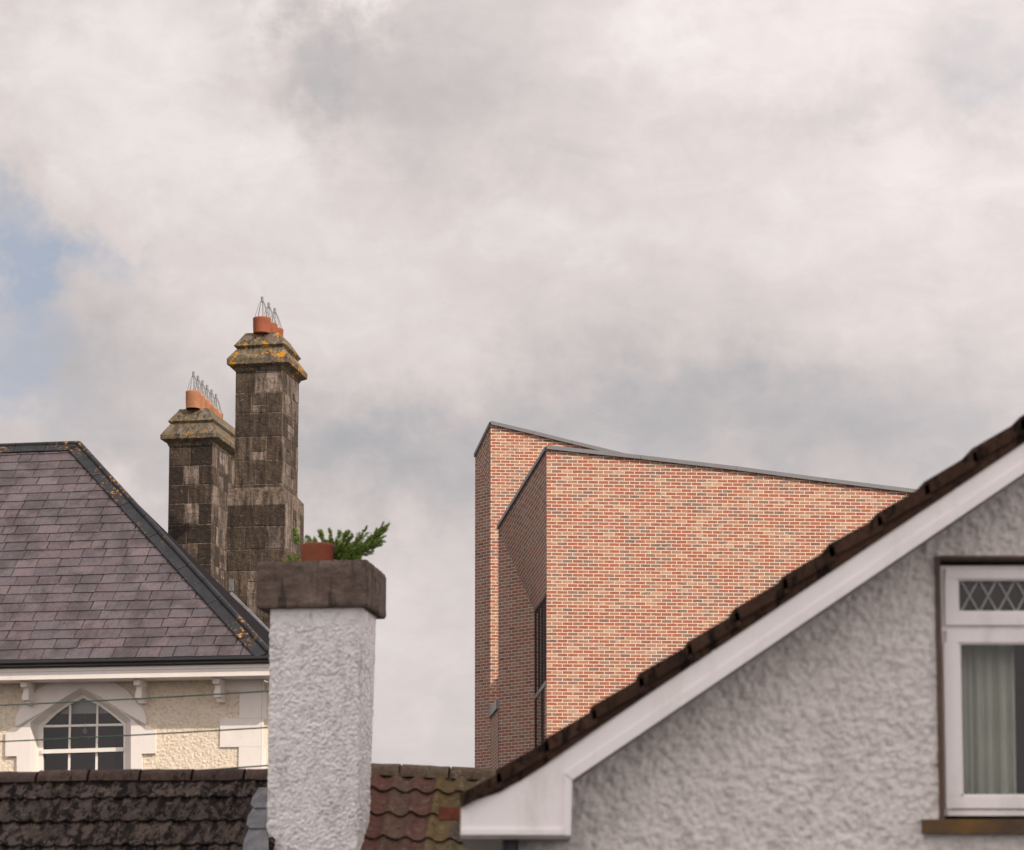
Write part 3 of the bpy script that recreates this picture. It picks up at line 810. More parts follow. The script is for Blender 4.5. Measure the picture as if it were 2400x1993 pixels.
def stone_chimney(name, label, Y, xl, xr, yref, depth, levels, courses, pots, potmat, capmat, seed, dark, plinth=None, botz=4.0):
    fr = Frame(xl, yref, Y, TAN); rnd = random.Random(seed)
    W = fr.hit(xr, yref)[0]; mb = MB()
    ztop = fr.hit((xl + xr) / 2, levels[-1][0], -levels[-1][1])[1] + .02
    # mortar core
    zp = plinth[0] if plinth else None
    def core(z0, z1, o): mb.box(fr.p(-o - .001, -o - .001, z0), fr.u * (W + 2 * o + .002), fr.v * (depth + 2 * o + .002), (0, 0, z1 - z0), (.24, .185, .145))
    core(botz, ztop, 0.0)
    if plinth:
        zpl = fr.hit(xl, plinth[0], 0)[1]; o = plinth[1]
        core(botz, zpl - .08, o)
        a = [fr.p(-o, -o, zpl - .08), fr.p(W + o, -o, zpl - .08), fr.p(W + o, depth + o, zpl - .08), fr.p(-o, depth + o, zpl - .08)]
        b = [fr.p(0, 0, zpl + .02), fr.p(W, 0, zpl + .02), fr.p(W, depth, zpl + .02), fr.p(0, depth, zpl + .02)]
        for i in range(4): mb.face([a[i], a[(i + 1) % 4], b[(i + 1) % 4], b[i]], (.17, .125, .095))
    z = ztop - .02; k = 0
    zpl = fr.hit(xl, plinth[0], 0)[1] if plinth else -1
    while z > botz:
        h = courses * rnd.uniform(.92, 1.08)
        o = 0.0
        if plinth:
            if z - h < zpl and z > zpl: h = z - zpl if z - zpl > .08 else h
            if z <= zpl + .001: o = plinth[1]
            if abs(z - zpl) < .001: z = zpl - .085
        z0 = z - h; ws = W + 2 * o; x0 = -o
        cuts = [x0, x0 + ws * (.34 if k % 2 else .45) + rnd.uniform(-.03, .03), x0 + ws * (.66 if k % 2 else .47) + rnd.uniform(-.03, .03), x0 + ws]
        if k % 2 == 0: cuts = [x0, x0 + ws * rnd.uniform(.36, .5), x0 + ws]
        for a, b in zip(cuts[:-1], cuts[1:]):
            mid = len(cuts) == 4 and a == cuts[1]
            if mid and rnd.random() < .8:
                zm = z0 + h * rnd.uniform(.35, .6)
                stone_block(mb, fr, a, b, -o, z0, zm, rnd, 'u', .0); stone_block(mb, fr, a, b, -o, zm, z, rnd, 'u', .0)
            else: stone_block(mb, fr, a, b, -o, z0, z, rnd, 'u', dark)
        # right-hand side: quoins and rubble
        dtot = depth + 2 * o
        qd = .16 if k % 2 else .26
        for (a, b) in ((-o, -o + qd), (-o + dtot - qd, -o + dtot)): stone_block(mb, fr, a, b, W + o, z0, z, rnd, 'v', dark * .5)
        a = -o + qd
        while a < -o + dtot - qd - .02:
            b = min(a + rnd.uniform(.13, .34), -o + dtot - qd); zz = z0; n_ = rnd.choice([1, 2, 2, 3])
            for i in range(n_):
                stone_block(mb, fr, a, b, W + o, z0 + h * i / n_, z0 + h * (i + 1) / n_, rnd, 'v', .15)
            a = b
        z = z0; k += 1
    # left side blocks
    ch = mb.build('chimney', M_stone, sh_house, label)
    # cap: stack of rectangles lofted
    cp = MB(); rings = []
    for (yp, o) in levels:
        z = fr.hit((xl + xr) / 2, yp, -o)[1]
        rings.append([(-o, -o), (W + o, -o), (W + o, depth + o), (-o, depth + o), z])
    def cc_(i): m = rnd.uniform(.8, 1.15); return (.20 * m, .16 * m, .12 * m)
    nseg = max(2, int(depth / .5))
    for r0, r1 in zip(rings[:-1], rings[1:]):
        for i in range(4):
            a0, a1 = r0[i], r0[(i + 1) % 4]; b0, b1 = r1[i], r1[(i + 1) % 4]
            ns = 6
            for s_ in range(ns):
                t0, t1 = s_ / ns, (s_ + 1) / ns
                def L2(p, q, t, z): 
                    jz = .0 if i == 9 else .006 * noise.noise(Vector((p[0] + (q[0] - p[0]) * t, p[1] + (q[1] - p[1]) * t, z * 3)) * 5)
                    return fr.p(p[0] + (q[0] - p[0]) * t, p[1] + (q[1] - p[1]) * t, z + jz)
                cp.face([L2(a0, a1, t0, r0[4]), L2(a0, a1, t1, r0[4]), L2(b0, b1, t1, r1[4]), L2(b0, b1, t0, r1[4])][::-1], (.20, .165, .125))
    r0 = rings[0]; cp.face([fr.p(r0[i][0], r0[i][1], r0[4]) for i in range(4)], (.2, .16, .12))
    cp.build('cap', capmat, ch)
    # pots with wire guards
    for (px, py_top, rad, hh, fi) in pots:
        vv = fi; uu = W / 2
        # centre position from the pixel column
        d = ray(px, py_top)
        vv = ((d.x * fr.p(uu, 0, 0).y - fr.p(uu, 0, 0).x) / (fr.v.x - d.x * fr.v.y))
        cpt = fr.p(uu, vv, 0); zt_ = CZ + d.z * cpt.y
        base = Vector((cpt.x, cpt.y, zt_ - hh))
        mb = MB(); mb.lathe(base, [(rad * .96, 0), (rad, hh * .5), (rad, hh - .05), (rad * 1.03, hh - .02), (rad * 1.0, hh), (rad * .82, hh), (rad * .8, hh - .25), (0, hh - .25)], 28)
        pot = mb.build('pot', potmat, ch)
        wg = MB(); top_ = base + Vector((0, 0, hh + .29)); nw = 9
        for i in range(nw):
            t = 2 * math.pi * i / nw + .2
            r_ = Vector((math.cos(t) * rad * .9, math.sin(t) * rad * .9, hh - .01))
            wg.tube([base + r_, base + Vector((math.cos(t) * rad * .42, math.sin(t) * rad * .42, hh + .20)), top_ + Vector((math.cos(t) * .012, math.sin(t) * .012, 0))], .0042, 5)
        wg.tube([top_ - Vector((0, 0, .03)), top_ + Vector((0, 0, .05))], .021, 8)
        wg.build('wire_guard', M_wire, ch)
    return fr, W, ch
zz = lambda y: 680 + y / 4.36
xx = lambda x: 350 + x / 4.36
tall_levels = [(zz(437), -.115), (zz(556), .012 + .02), (zz(592), -.008), (zz(602), -.002 + .0), (zz(690), .115), (zz(745), .115), (zz(790), .035), (zz(822), .012)]
tfr, TW, tch = stone_chimney('chimney', 'tall sooty stone chimney with orange lichen on its cap, three red pots', 36.5, 552.5, 663, 900, .95,
    tall_levels, .345, [(614, 746.5, .138, .24, 0), (629.5, 760, .138, .24, 0), (643.5, 772, .138, .24, 0)], M_pot, M_stone_cap2, 11, .35, plinth=(1146, .085))
short_levels = [(zz(1215), -.13), (zz(1332), .025), (zz(1362), -.008), (zz(1370), .0), (zz(1468), .12), (zz(1512), .12), (zz(1560), .03), (zz(1592), .012)]
pp = [(453, 918.5, .125, .29, 0)] + [(463.5 + 10.6 * i, 928 + 10.4 * i, .125, .29, 0) for i in range(5)]
sfr, SW, sch = stone_chimney('chimney', 'shorter black sooty stone chimney with six weathered pots in a row', 39.5, 396, 498, 1100, 2.15,
    short_levels, .33, pp, M_pot_old, M_stone_cap, 5, .68)
# lead flashing where the tall chimney meets the slope
fl = MB()
a0 = P(537, 1384, 34.5); a1 = P(549, 1407, 34.4); b0 = P(655, 1502, 33.2); b1 = P(655, 1522, 33.1)
a1 = P(545, 1413, 34.2); b1 = P(651, 1530, 33.0)
fl.prism([a0, a1, b1, b0], Vector((.02, .03, 0)))
fl.box(P(536, 1385, 34.45), Vector((.07, 0, 0)), Vector((0, .03, 0)), Vector((0, 0, .17)))
fl.build('flashing', M_lead, roof)

# ================================================================ TILED ROOFS IN FRONT
def pantile_roof(mb, pA, pB, pitch, rows, gauge, tw, profile, colfn, seed, cols=None):
    """pA->pB along the ridge; tiles run down towards the camera"""
    rnd = random.Random(seed)
    s = (pB - pA); L = s.length; s.normalize()
    hz = Vector((s.y, -s.x, 0)).normalized()
    if hz.y > 0: hz = -hz
    dn = (hz * math.cos(pitch) - Vector((0, 0, math.sin(pitch)))).normalized()
    n = s.cross(dn); 
    if n.z < 0: n = -n
    nc = int(L / tw) + 1; NP = 10
    for r_ in range(rows):
        for c_ in range(nc):
            t1 = (r_ + 1) * gauge + rnd.uniform(-.006, .006); t0 = r_ * gauge - .03
            s0 = c_ * tw; colr = colfn(r_, c_, rnd); lj = rnd.uniform(-.003, .004); prev = None
            sk = rnd.uniform(-.004, .004)
            vs = []; 
            for i in range(NP + 1):
                a = s0 + tw * i / NP; h = profile(i / NP)
                jag = .004 * noise.noise(Vector((a * 23, r_ * 5, seed)))
                vs.append((a, h, jag))
            pts_t = [pA + s * a + dn * t0 + n * (h + .006) for a, h, j in vs]
            pts_b = [pA + s * a + dn * (t1 + j + sk * (i - 5) * .2) + n * (h + .034 + lj) for i, (a, h, j) in enumerate(vs)]
            pts_u = [p - n * .024 for p in pts_b]
            vv = pts_t + pts_b + pts_u; m = NP + 1; fs = []; cs = []
            for i in range(NP):
                fs.append((i, i + 1, m + i + 1, m + i)); cs.append(colr)
                fs.append((m + i, m + i + 1, 2 * m + i + 1, 2 * m + i)); cs.append(tuple(x * .8 for x in colr))
            mb.idx(vv, fs, cs, smooth=False)
    return s, dn, n
ROOF_P = R(38)
# dark roof on the left
dk_house = thing('dark_tiled_house', 'low house with dark mossy concrete roof tiles at the lower left', 'house', P(300, 1900, 21))
rA = P(-260, 1829, 21.0); rB = P(640, 1819, 20.6)
mb = MB()
def prof_dr(x):
    x = x % .5 * 2
    return .034 * math.exp(-((x - .72) / .16) ** 2 * 2) + (-.02 if x > .96 else 0)
def dark_col(r_, c_, rnd):
    m = rnd.uniform(.75, 1.3); return (.068 * m, .053 * m, .046 * m)
s_, dn_, n_ = pantile_roof(mb, rA, rB, ROOF_P, 8, .345, .30, prof_dr, dark_col, 2)
mb.face([rA - n_ * .03, rB - n_ * .03, rB - n_ * .03 + dn_ * 3, rA - n_ * .03 + dn_ * 3], (.05, .04, .04))
bk = Vector((0, 2.4, -1.85)); mb.face([rA, rB, rB + bk, rA + bk], (.06, .05, .05))
droof = mb.build('roof', M_tile_dark, dk_house)
def ridge(mb, a, b, seg, r, colr, seed, smooth=True):
    rnd = random.Random(seed); d = b - a; L = d.length; d.normalize(); k = int(L / seg)
    hz = Vector((d.y, -d.x, 0)).normalized()
    for i in range(k + 1):
        l = min(seg - .022, L - i * seg)
        if l <= .03: continue
        o_ = a + d * (i * seg) + Vector((0, 0, rnd.uniform(-.006, .006))); m = rnd.uniform(.8, 1.25); cc = tuple(x * m for x in colr)
        n = 8; ring = [(hz * (math.cos(math.pi * j / n) * r) + Vector((0, 0, math.sin(math.pi * j / n) * r * .82))) for j in range(n + 1)]
        nl = 5
        vs = []; 
        for q in range(nl + 1):
            for v_ in ring:
                p = o_ + d * (l * q / nl) + v_
                p = p + Vector((0, 0, .008 * noise.noise(p * 9)))
                vs.append(p)
        fs = [(q * (n + 1) + j, q * (n + 1) + j + 1, (q + 1) * (n + 1) + j + 1, (q + 1) * (n + 1) + j) for q in range(nl) for j in range(n)]
        mb.idx(vs, fs, cc, smooth)
        for e in (0, l): mb.face([o_ + d * e + v_ for v_ in ring], tuple(x * .5 for x in cc))
        # mortar bed
        mb.box(o_ + d * -.01 + hz * -.10 + Vector((0, 0, -.05)), d * (l + .02), hz * .20, (0, 0, .05), (.035, .028, .024))
mb = MB(); ridge(mb, rA + Vector((0, 0, -.035)), rB + Vector((0, 0, -.035)), .455, .125, (.075, .052, .045), 4)
mb.build('ridge_tiles', M_ridge_dark, droof)
mb = MB(); 
q0 = P(-260, 1900, 18.6); q1 = P(620, 1900, 18.6)
mb.box(Vector((q0.x, 18.9, 0)), (q1.x - q0.x, 0, 0), (0, 3.2, 0), (0, 0, 3.9)); mb.build('wall', M_rough_grey, dk_house)
# mixed pantiles on the right
md_house = thing('pantiled_house', 'low house with mixed red, olive and grey pantiles right of the white chimney', 'house', P(980, 1900, 21))
rC = P(829, 1804, 20.85); rD = P(1420, 1828, 20.62)
mb = MB()
def prof_s(x):
    return .042 * (0.5 + 0.5 * math.cos((x - .12) * 2 * math.pi)) ** 1.5
def mix_col(r_, c_, rnd):
    m = rnd.uniform(.85, 1.15)
    pal = {0: (.095, .09, .09), 1: (.135, .070, .056), 2: (.115, .075, .055), 3: (.125, .068, .055), 4: (.125, .090, .045), 5: (.11, .085, .05), 6: (.105, .08, .055), 7: (.09, .065, .05)}
    c = pal.get(c_, None) or rnd.choice([(.10, .07, .05), (.115, .07, .055), (.10, .08, .055)])
    if r_ > 1 and rnd.random() < .3: c = rnd.choice([(.115, .085, .05), (.13, .072, .056), (.10, .08, .062)])
    return tuple(x * m for x in c)
s2, dn2, n2_ = pantile_roof(mb, rC, rD, ROOF_P, 8, .345, .187, prof_s, mix_col, 6)
mb.face([rC - n2_ * .03, rD - n2_ * .03, rD - n2_ * .03 + dn2 * 3, rC - n2_ * .03 + dn2 * 3], (.05, .04, .04))
mb.face([rC, rD, rD + bk, rC + bk], (.06, .05, .05))
mroof = mb.build('roof', M_tile_red, md_house)
mb = MB(); ridge(mb, rC + Vector((0, 0, -.045)), rD + Vector((0, 0, -.045)), .43, .135, (.12, .088, .064), 8)
mb.build('ridge_tiles', M_tile_red, mroof)
mb = MB(); mb.box(Vector((rC.x, 18.9, 0)), (2.1, 0, 0), (0, 3.2, 0), (0, 0, 3.9)); mb.build('wall', M_rough_grey, md_house)
br_ = MB(); q = P(1029, 1922, 19.0); br_.box(q, (.19, .02, 0), (-.01, .1, .0), (0, 0, .10))
tag(br_.build('loose_brick', M_redbrick), 'red clay brick lying on the pantiles beside the white bargeboard end', 'brick')

# ================================================================ WHITE ROUGHCAST CHIMNEY
WF = Frame(630, 1450, 19.75, .13)
wc = thing('roughcast_chimney', 'white roughcast chimney stack with a brown concrete cap, rising between two tiled roofs', 'chimney', WF.p(.4, .3, 3.5))
def displaced_box(levels, amp, freq, nu=44, nz=90, rad=.0):
    """levels: list of (z, u0, u1, v0, v1) from bottom to top"""
    mb = MB(); ring = []
    def at(z):
        for a, b in zip(levels[:-1], levels[1:]):
            if z <= b[0]: break
        t = (z - a[0]) / (b[0] - a[0]); return [a[i] + (b[i] - a[i]) * t for i in range(1, 5)]
    z0, z1 = levels[0][0], levels[-1][0]; per = None; vs = []
    nv = int(nu * .7)
    for k in range(nz + 1):
        z = z0 + (z1 - z0) * k / nz; u0, u1, v0, v1 = at(z); row = []
        for i in range(nu): row.append((u0 + (u1 - u0) * i / nu, v0, 0, -1))
        for i in range(nv): row.append((u1, v0 + (v1 - v0) * i / nv, 1, 0))
        for i in range(nu): row.append((u1 - (u1 - u0) * i / nu, v1, 0, 1))
        for i in range(nv): row.append((u0, v1 - (v1 - v0) * i / nv, -1, 0))
        cu, cv = (u0 + u1) / 2, (v0 + v1) / 2
        for (u, v, nu_, nv_) in row:
            hu, hv = (u1 - u0) / 2, (v1 - v0) / 2
            # round the arrises
            e = min(hu - abs(u - cu), 1) if nu_ == 0 else min(hv - abs(v - cv), 1)
            if rad and e < rad:
                k_ = (rad - e); sh_ = rad - math.sqrt(max(0, rad * rad - k_ * k_))
                u -= (nu_ if nu_ else 0) * sh_; v -= (nv_ if nv_ else 0) * sh_
            p = WF.p(u, v, z)
            d = amp * (noise.noise(p * freq) + .5 * noise.noise(p * freq * 2.3)) + amp * .6 * noise.noise(p * freq * .3)
            if freq > 30: d *= .75 + .9 * abs(noise.noise(p * 3.1)); d += .004 * min(0, noise.noise(p * 17) + .15) * 4
            if freq > 30: d *= min(1, max(.15, (z1 - .12 - z) / .05))
            vs.append(WF.p(u + d * nu_, v + d * nv_, z))
    m = 2 * (nu + nv); fs = [(k * m + i, k * m + (i + 1) % m, (k + 1) * m + (i + 1) % m, (k + 1) * m + i) for k in range(nz) for i in range(m)]
    mb.idx(vs, fs, smooth=True)
    mb.face([vs[nz * m + i] for i in range(m)]); mb.face([vs[i] for i in reversed(range(m))])
    return mb
uLt, zT = WF.hit(632, 1428); uRt, _ = WF.hit(851, 1428); uLb, zB = WF.hit(620, 1993); uRb, _ = WF.hit(836, 1993)
k_ = 1.25
sb = displaced_box([(zB - .5, uLb - .01, uRb - .01, .10, .48), (zB, uLb, uRb, .06, .52), (zT + .03, uLt, uRt, 0, .60)], .0085, 42, 150, 330, .02)
wch = sb.build('stack', M_rough_white, wc)
cu0, _ = WF.hit(600, 1370, -.06); cu1, _ = WF.hit(862, 1370, -.06)
cz0 = WF.hit(730, 1423, -.06)[1]; cz1 = WF.hit(730, 1314, -.06)[1]
cb = displaced_box([(cz0, cu0 + .01, cu1 - .01, -.05, .76), (cz0 + .02, cu0, cu1, -.06, .78), (cz1 - .035, cu0, cu1, -.06, .78), (cz1, cu0 + .008, cu1 - .012, -.053, .76)], .008, 14, 60, 50, .008)
cb.build('cap', M_ccap, wc)
# drip band under the cap
pb = MB(); 
pc = P(744, 1300, WF.p(.4, .10, 0).y + .08); pr = .138
pb.lathe(Vector((pc.x, pc.y, cz1 - .02)), [(pr * .97, 0), (pr, .06), (pr, .165), (pr * 1.02, .182), (pr * .98, .19), (pr * .86, .19), (pr * .84, .10), (0, .10)], 32)
pot = pb.build('pot', M_pot_red, wc)
# crack seam on the pot
# lead flashing on the dark roof against the stack
lf = MB()
def lpt(x, y, k=.075): return plane_hit(x, y, rA + n_ * k, n_)
for (x0, ya, x1, yb_) in ((602, 1846, 590, 1893), (590, 1889, 580, 1941), (582, 1937, 571, 2003)):
    e = [lpt(628, ya), lpt(x0 + 5, ya, .06), lpt(x0 - 3, ya + 14, .045), lpt((x0 + x1) / 2 - 5, (ya + yb_) / 2, .05), lpt(x1 - 3, yb_ - 8, .06), lpt(x1 + 6, yb_, .08), lpt(630, yb_, .085)]
    lf.prism(e, -n_ * .02)
lf.build('flashing', M_lead, droof)

# ================================================================ PLANTS
def needles(mb, pts, n, r, ln, cols, rnd, spread=.6):
    """many small needle-shaped leaves round a branch line"""
    for _ in range(n):
        t = rnd.random() * (len(pts) - 1); i = int(t); f = t - i
        p = pts[i].lerp(pts[min(i + 1, len(pts) - 1)], f)
        d = (pts[min(i + 1, len(pts) - 1)] - pts[max(i - 0, 0)] if i + 1 < len(pts) else pts[-1] - pts[-2]).normalized()
        rr = r * (1 - .75 * t / (len(pts) - 1))
        off = Vector((rnd.gauss(0, 1), rnd.gauss(0, 1), rnd.gauss(0, 1)))
        off = off - d * off.dot(d)
        if off.length < 1e-4: continue
        off.normalize()
        a = p + off * rnd.uniform(0, rr)
        dirn = (d * 1.0 + off * spread).normalized(); l = ln * rnd.uniform(.6, 1.3)
        sd = dirn.cross(Vector((rnd.gauss(0, 1), rnd.gauss(0, 1), rnd.gauss(0, 1)))).normalized() * ln * .13
        mb.face([a - sd, a + dirn * l * .5 - sd * 1.1, a + dirn * l, a + dirn * l * .5 + sd * 1.1, a + sd], rnd.choice(cols))
def bush(name, label, cat, base_px, Y, tips, n, r, ln, cols, seed, stem=.006, subs=5):
    rnd = random.Random(seed)
    root = thing(name, label, cat, P(*base_px, Y))
    leaf = MB(); st = MB()
    for (x, y, dy, wgt) in tips:
        b = P(base_px[0] + rnd.uniform(-6, 6), base_px[1], Y); t = P(x, y, Y + dy)
        mid = b.lerp(t, .5) + Vector((0, 0, -.18 * (t - b).length)) + Vector((0, 0, 0))
        pts = [b, b.lerp(mid, .5) + Vector((0, 0, -.01)), mid, mid.lerp(t, .5) + Vector((0, 0, -.004)), t]
        st.tube(pts, [stem, stem * .8, stem * .6, stem * .4, stem * .2], 5)
        needles(leaf, pts, int(n * wgt), r, ln, cols, rnd)
        for k in range(int(subs * wgt) + 1):
            f = rnd.uniform(.25, .95); i = int(f * 4); p = pts[i].lerp(pts[min(i + 1, 4)], f * 4 - i)
            L = (t - b).length * rnd.uniform(.18, .38) * (1.15 - f * .6)
            dd_ = ((t - b).normalized() + Vector((rnd.uniform(-.7, .7), rnd.uniform(-.8, .8), rnd.uniform(-.35, .8)))).normalized()
            q = p + dd_ * L; sp = [p, p.lerp(q, .5) + Vector((0, 0, -.01)), q]
            st.tube(sp, [stem * .5, stem * .35, stem * .15], 4)
            needles(leaf, sp, int(n * wgt * .35), r * .7, ln * .9, cols, rnd)
    st.build('stem', M_bark, root); leaf.build('foliage', M_leaf, root)
    return root
G = [(.22, .34, .05), (.15, .26, .045), (.30, .42, .06), (.12, .20, .05), (.24, .34, .05), (.30, .28, .10)]
DG = [(.11, .18, .08), (.14, .21, .09)]
tips = [(908, 1230, .05, 1.2), (895, 1238, .0, .8), (890, 1268, -.05, .9), (882, 1256, .1, .6), (858, 1240, .05, .6), (844, 1262, .05, .5), (824, 1252, .0, .6), (812, 1246, -.05, .8),
        (795, 1246, .1, .6), (775, 1244, .0, .8), (752, 1246, .05, .8), (735, 1258, 0, .5), (722, 1256, 0, .5), (712, 1262, 0, .4), (820, 1280, -.1, 1.0), (845, 1285, -.1, 1.0), (838, 1304, -.1, .9), (812, 1302, -.12, .9), (800, 1275, -.1, 1.0), (860, 1278, -.1, .9), (870, 1262, 0, .6)]
bush('juniper', 'feathery green juniper spilling out of the terracotta pot on the white chimney', 'plant', (782, 1304), WF.p(.5, .25, 0).y, tips, 260, .017, .022, G + DG, 5, .0035, 20)
tips = [(676, 1303, 0, 1), (690, 1302, .03, 1), (664, 1311, 0, .5), (700, 1306, 0, .6)]
bush('moss_tuft', 'low tuft of moss and grass on the cap left of the terracotta pot', 'plant', (688, 1314), WF.p(.3, .12, 0).y, tips, 160, .02, .02, G, 6, .003, 2)
wy = tfr.p(TW + .1, .3, 0).y
G2 = [(.13, .22, .03), (.10, .17, .03), (.16, .24, .05)]
bush('weed', 'green weed sprouting from the right corner of the tall stone chimney', 'weed', (686, 1256), 36.75, [(672, 1232, 0, 1), (680, 1240, 0, 1), (694, 1246, 0, .8), (690, 1238, 0, .6)], 90, .04, .05, G2, 7, .004, 3)
bush('weed', 'tiny green weed low in a joint of the tall chimney, just above the juniper pot', 'weed', (696, 1274), 36.8, [(693, 1262, 0, 1), (699, 1264, 0, .7)], 60, .03, .035, G2, 8, .003, 2)
bush('weed', 'small green weed on the ledge high on the right edge of the tall chimney', 'weed', (704, 1212), 37.5, [(704, 1197, 0, 1), (708, 1203, 0, .7)], 60, .03, .035, G2, 9, .003, 2)

# ================================================================ GREEN WIRES
def cable(label, a, b, sag):
    mb = MB(); pts = []
    for i in range(25):
        t = i / 24; p = a.lerp(b, t); p.z -= sag * 4 * t * (1 - t); pts.append(p)
    mb.tube(pts, .0065, 6)
    tag(mb.build('cable', M_cable), label, 'cable', 'green cables strung across the cream house')
cable('top green cable, crossing the tip of the pointed window', P(-420, 1668, 26), P(650, 1619, 20.35), .02)
cable('middle green cable, crossing the panes of the pointed window', P(-420, 1753, 26), P(650, 1704, 20.35), .02)
cable('lowest green cable, just above the dark ridge tiles', P(-420, 1853, 26), P(650, 1793, 20.35), .02)

# ================================================================ GABLED HOUSE, RIGHT FOREGROUND
gh = thing('gabled_house', 'grey roughcast gable with wide white bargeboard and lattice-topped window at right', 'house', P(1900, 1900, 13))
YB, YW = 12.0, 12.28
bt_px = [(1081.5, 1884), (1130, 1869), (1175, 1853), (1218, 1832), (1274, 1796), (1330, 1755), (1500, 1636), (1699, 1499), (2400, 1034.5), (2560, 928)]
lo_px = [(1079, 1957), (1337, 1957), (1342, 1827), (1500, 1721.6), (1830, 1500), (2400, 1111), (2560, 1002)]
# mirrored far slope: apex beyond the frame
ax = 3150
def gl(px):                                   # continue the slope up to the apex
    return px
apx_t = (ax, 1034.5 - (ax - 2400) * .6645); apx_b = (ax, 1111 - (ax - 2400) * .6815)
mb = MB()
up_ = [P(x, y, YB) for x, y in bt_px[:-1]] + [P(*apx_t, YB)]
lw_ = [P(x, y, YB) for x, y in lo_px[:-1]] + [P(*apx_b, YB)]
# face split in strips to stay planar and convex
th = Vector((0, .03, 0))
def quadp(pts): mb.prism(pts, th)
box_top = [P(x, y, YB) for x, y in bt_px[:6]]
quadp([P(1079, 1957, YB), P(1338, 1957, YB), P(1342, 1827, YB)] + [P(1330, 1755, YB)] + list(reversed(box_top[:5])))
quadp([P(1342, 1827, YB), P(*apx_b, YB), P(*apx_t, YB), P(1330, 1755, YB)])
# lower bead, standing proud
off_ = lambda x, y, dx, dy: P(x + dx, y + dy, YB - .012)
def beadq(a, b, c_, d_): mb.prism([P(*a, YB - .012), P(*b, YB - .012), P(*c_, YB - .012), P(*d_, YB - .012)], Vector((0, .0118, 0)))
sl_b = .6815
beadq((1343, 1827), (ax, apx_b[1]), (ax, apx_b[1] - 26), (1324, 1813))
beadq((1323, 1815), (1337.5, 1828), (1337.5, 1958), (1322, 1958))
beadq((1080, 1944), (1321, 1944), (1321, 1957), (1080, 1957))
for xj in (1668, 2238):            # butt joints of the board, with a cover strip
    slope_t, slope_b = -.6683, -.6815
    pts = [P(xj, 1827 + (xj - 1342) * slope_b - 27, YB - .004), P(xj + 7, 1827 + (xj + 7 - 1342) * slope_b - 27, YB - .004), P(xj + 7, 1636 + (xj + 7 - 1500) * slope_t + 3, YB - .004), P(xj, 1636 + (xj - 1500) * slope_t + 3, YB - .004)]
    mb.prism(pts, Vector((0, .0038, 0)))
bo = mb.build('bargeboard', M_upvc, gh)
# box end return and soffit
mb = MB()
sb0 = P(1079, 1958, YB); 
mb.box(P(1079, 1957, YB) + Vector((0, .031, 0)), (0.02, 0, 0), (0, .26, 0), (0, 0, P(1081, 1886, YB).z - sb0.z)); 
mb.box(sb0 + Vector((0, .0, -.016)), (P(1338, 1957, YB).x - sb0.x, 0, 0), (0, 9, 0), (0, 0, .014))
a = P(1343, 1830, YB); b = P(*apx_b, YB)
mb.box(a + Vector((0, .031, 0)), b - a, (0, YW - YB, 0), (0, 0, .012))
mb.build('soffit', M_upvc_soffit, gh)
# walls
mb = MB()
wx0 = 1216
def WP(x, y): return P(x, y, YW)
wl_, wt_, wr_, wb_ = 2204, 1311, 2790, 1922      # window opening in pixels
def zat(y): return WP(2200, y).z
def xat(x): return WP(x, 1600).x
Xl, Xr, Zt, Zb = xat(2207), xat(2790), zat(1311), zat(1922)
zrake = lambda X: (P(1342, 1822, YW).z + (X - P(1342, 1822, YW).x) * (P(2400, 1108, YW).z - P(1342, 1822, YW).z) / (P(2400, 1108, YW).x - P(1342, 1822, YW).x))
X0 = xat(wx0); XA = P(ax, 900, YW).x; XR = XA + (XA - X0)
def wv(X, Z): return Vector((X, YW, Z))
zr = lambda X: zrake(X) if X < XA else zrake(2 * XA - X)
eps = .02
zlow = P(2200, 2040, YW).z
mb.face([wv(X0, 0), wv(Xr, 0), wv(Xr, zlow), wv(X0, zlow)])
st_ = .0085
def lin(a, b): n_ = max(1, round((b - a) / st_)); return [a + (b - a) * i / n_ for i in range(n_ + 1)]
xe = P(2455, 1400, YW).x
gx = lin(X0, Xl) + lin(Xl, xe)[1:]; gz = lin(zlow, Zb) + lin(Zb, Zt)[1:] + lin(Zt, zr(xe) + .05)[1:]
mb.face([wv(xe, zlow), wv(Xr, zlow), wv(Xr, Zb), wv(xe, Zb)]); mb.face([wv(xe, Zt), wv(Xr, Zt), wv(Xr, zr(Xr)), wv(xe, zr(xe))])
def rc(x, z):
    p = Vector((x * 30, z * 30, 3)); q_ = Vector((x, z, 1))
    return 0.0105 * noise.noise(p * 1.15) + .007 * noise.noise(p * 2.2) + .006 * noise.noise(p * .25)
iv = {}; vs = []; fs = []
def vid(i, k):
    if (i, k) not in iv:
        x, z = gx[i], gz[k]; edge = (abs(x - Xl) < 1e-6 and Zb - .01 < z < Zt + .01) or ((abs(z - Zt) < 1e-6 or abs(z - Zb) < 1e-6) and x > Xl - .01)
        iv[(i, k)] = len(vs); vs.append(Vector((x, YW - (0 if edge else rc(x, z)), z)))
    return iv[(i, k)]
for i in range(len(gx) - 1):
    for k in range(len(gz) - 1):
        cx, cz = (gx[i] + gx[i + 1]) / 2, (gz[k] + gz[k + 1]) / 2
        if gz[k] > max(zr(cx), zr(xat(1342)) if cx < xat(1342) else -9) + .05: continue
        if cx > Xl and Zb < cz < Zt: continue
        fs.append((vid(i, k), vid(i + 1, k), vid(i + 1, k + 1), vid(i, k + 1)))
mb.idx(vs, fs, smooth=True)
mb.face([wv(Xr, 0), wv(XR, 0), wv(XR, 2.5 + CZ - 2), wv(XA, zr(XA)), wv(Xr, zr(Xr) + eps)])
mb.face([wv(X0, 0), wv(X0, 0) + Vector((0, 9, 0)), wv(X0, zr(xat(1342))) + Vector((0, 9, 0)), wv(X0, zr(xat(1342)))][::-1])
mb.build('wall', M_rough_grey, gh)
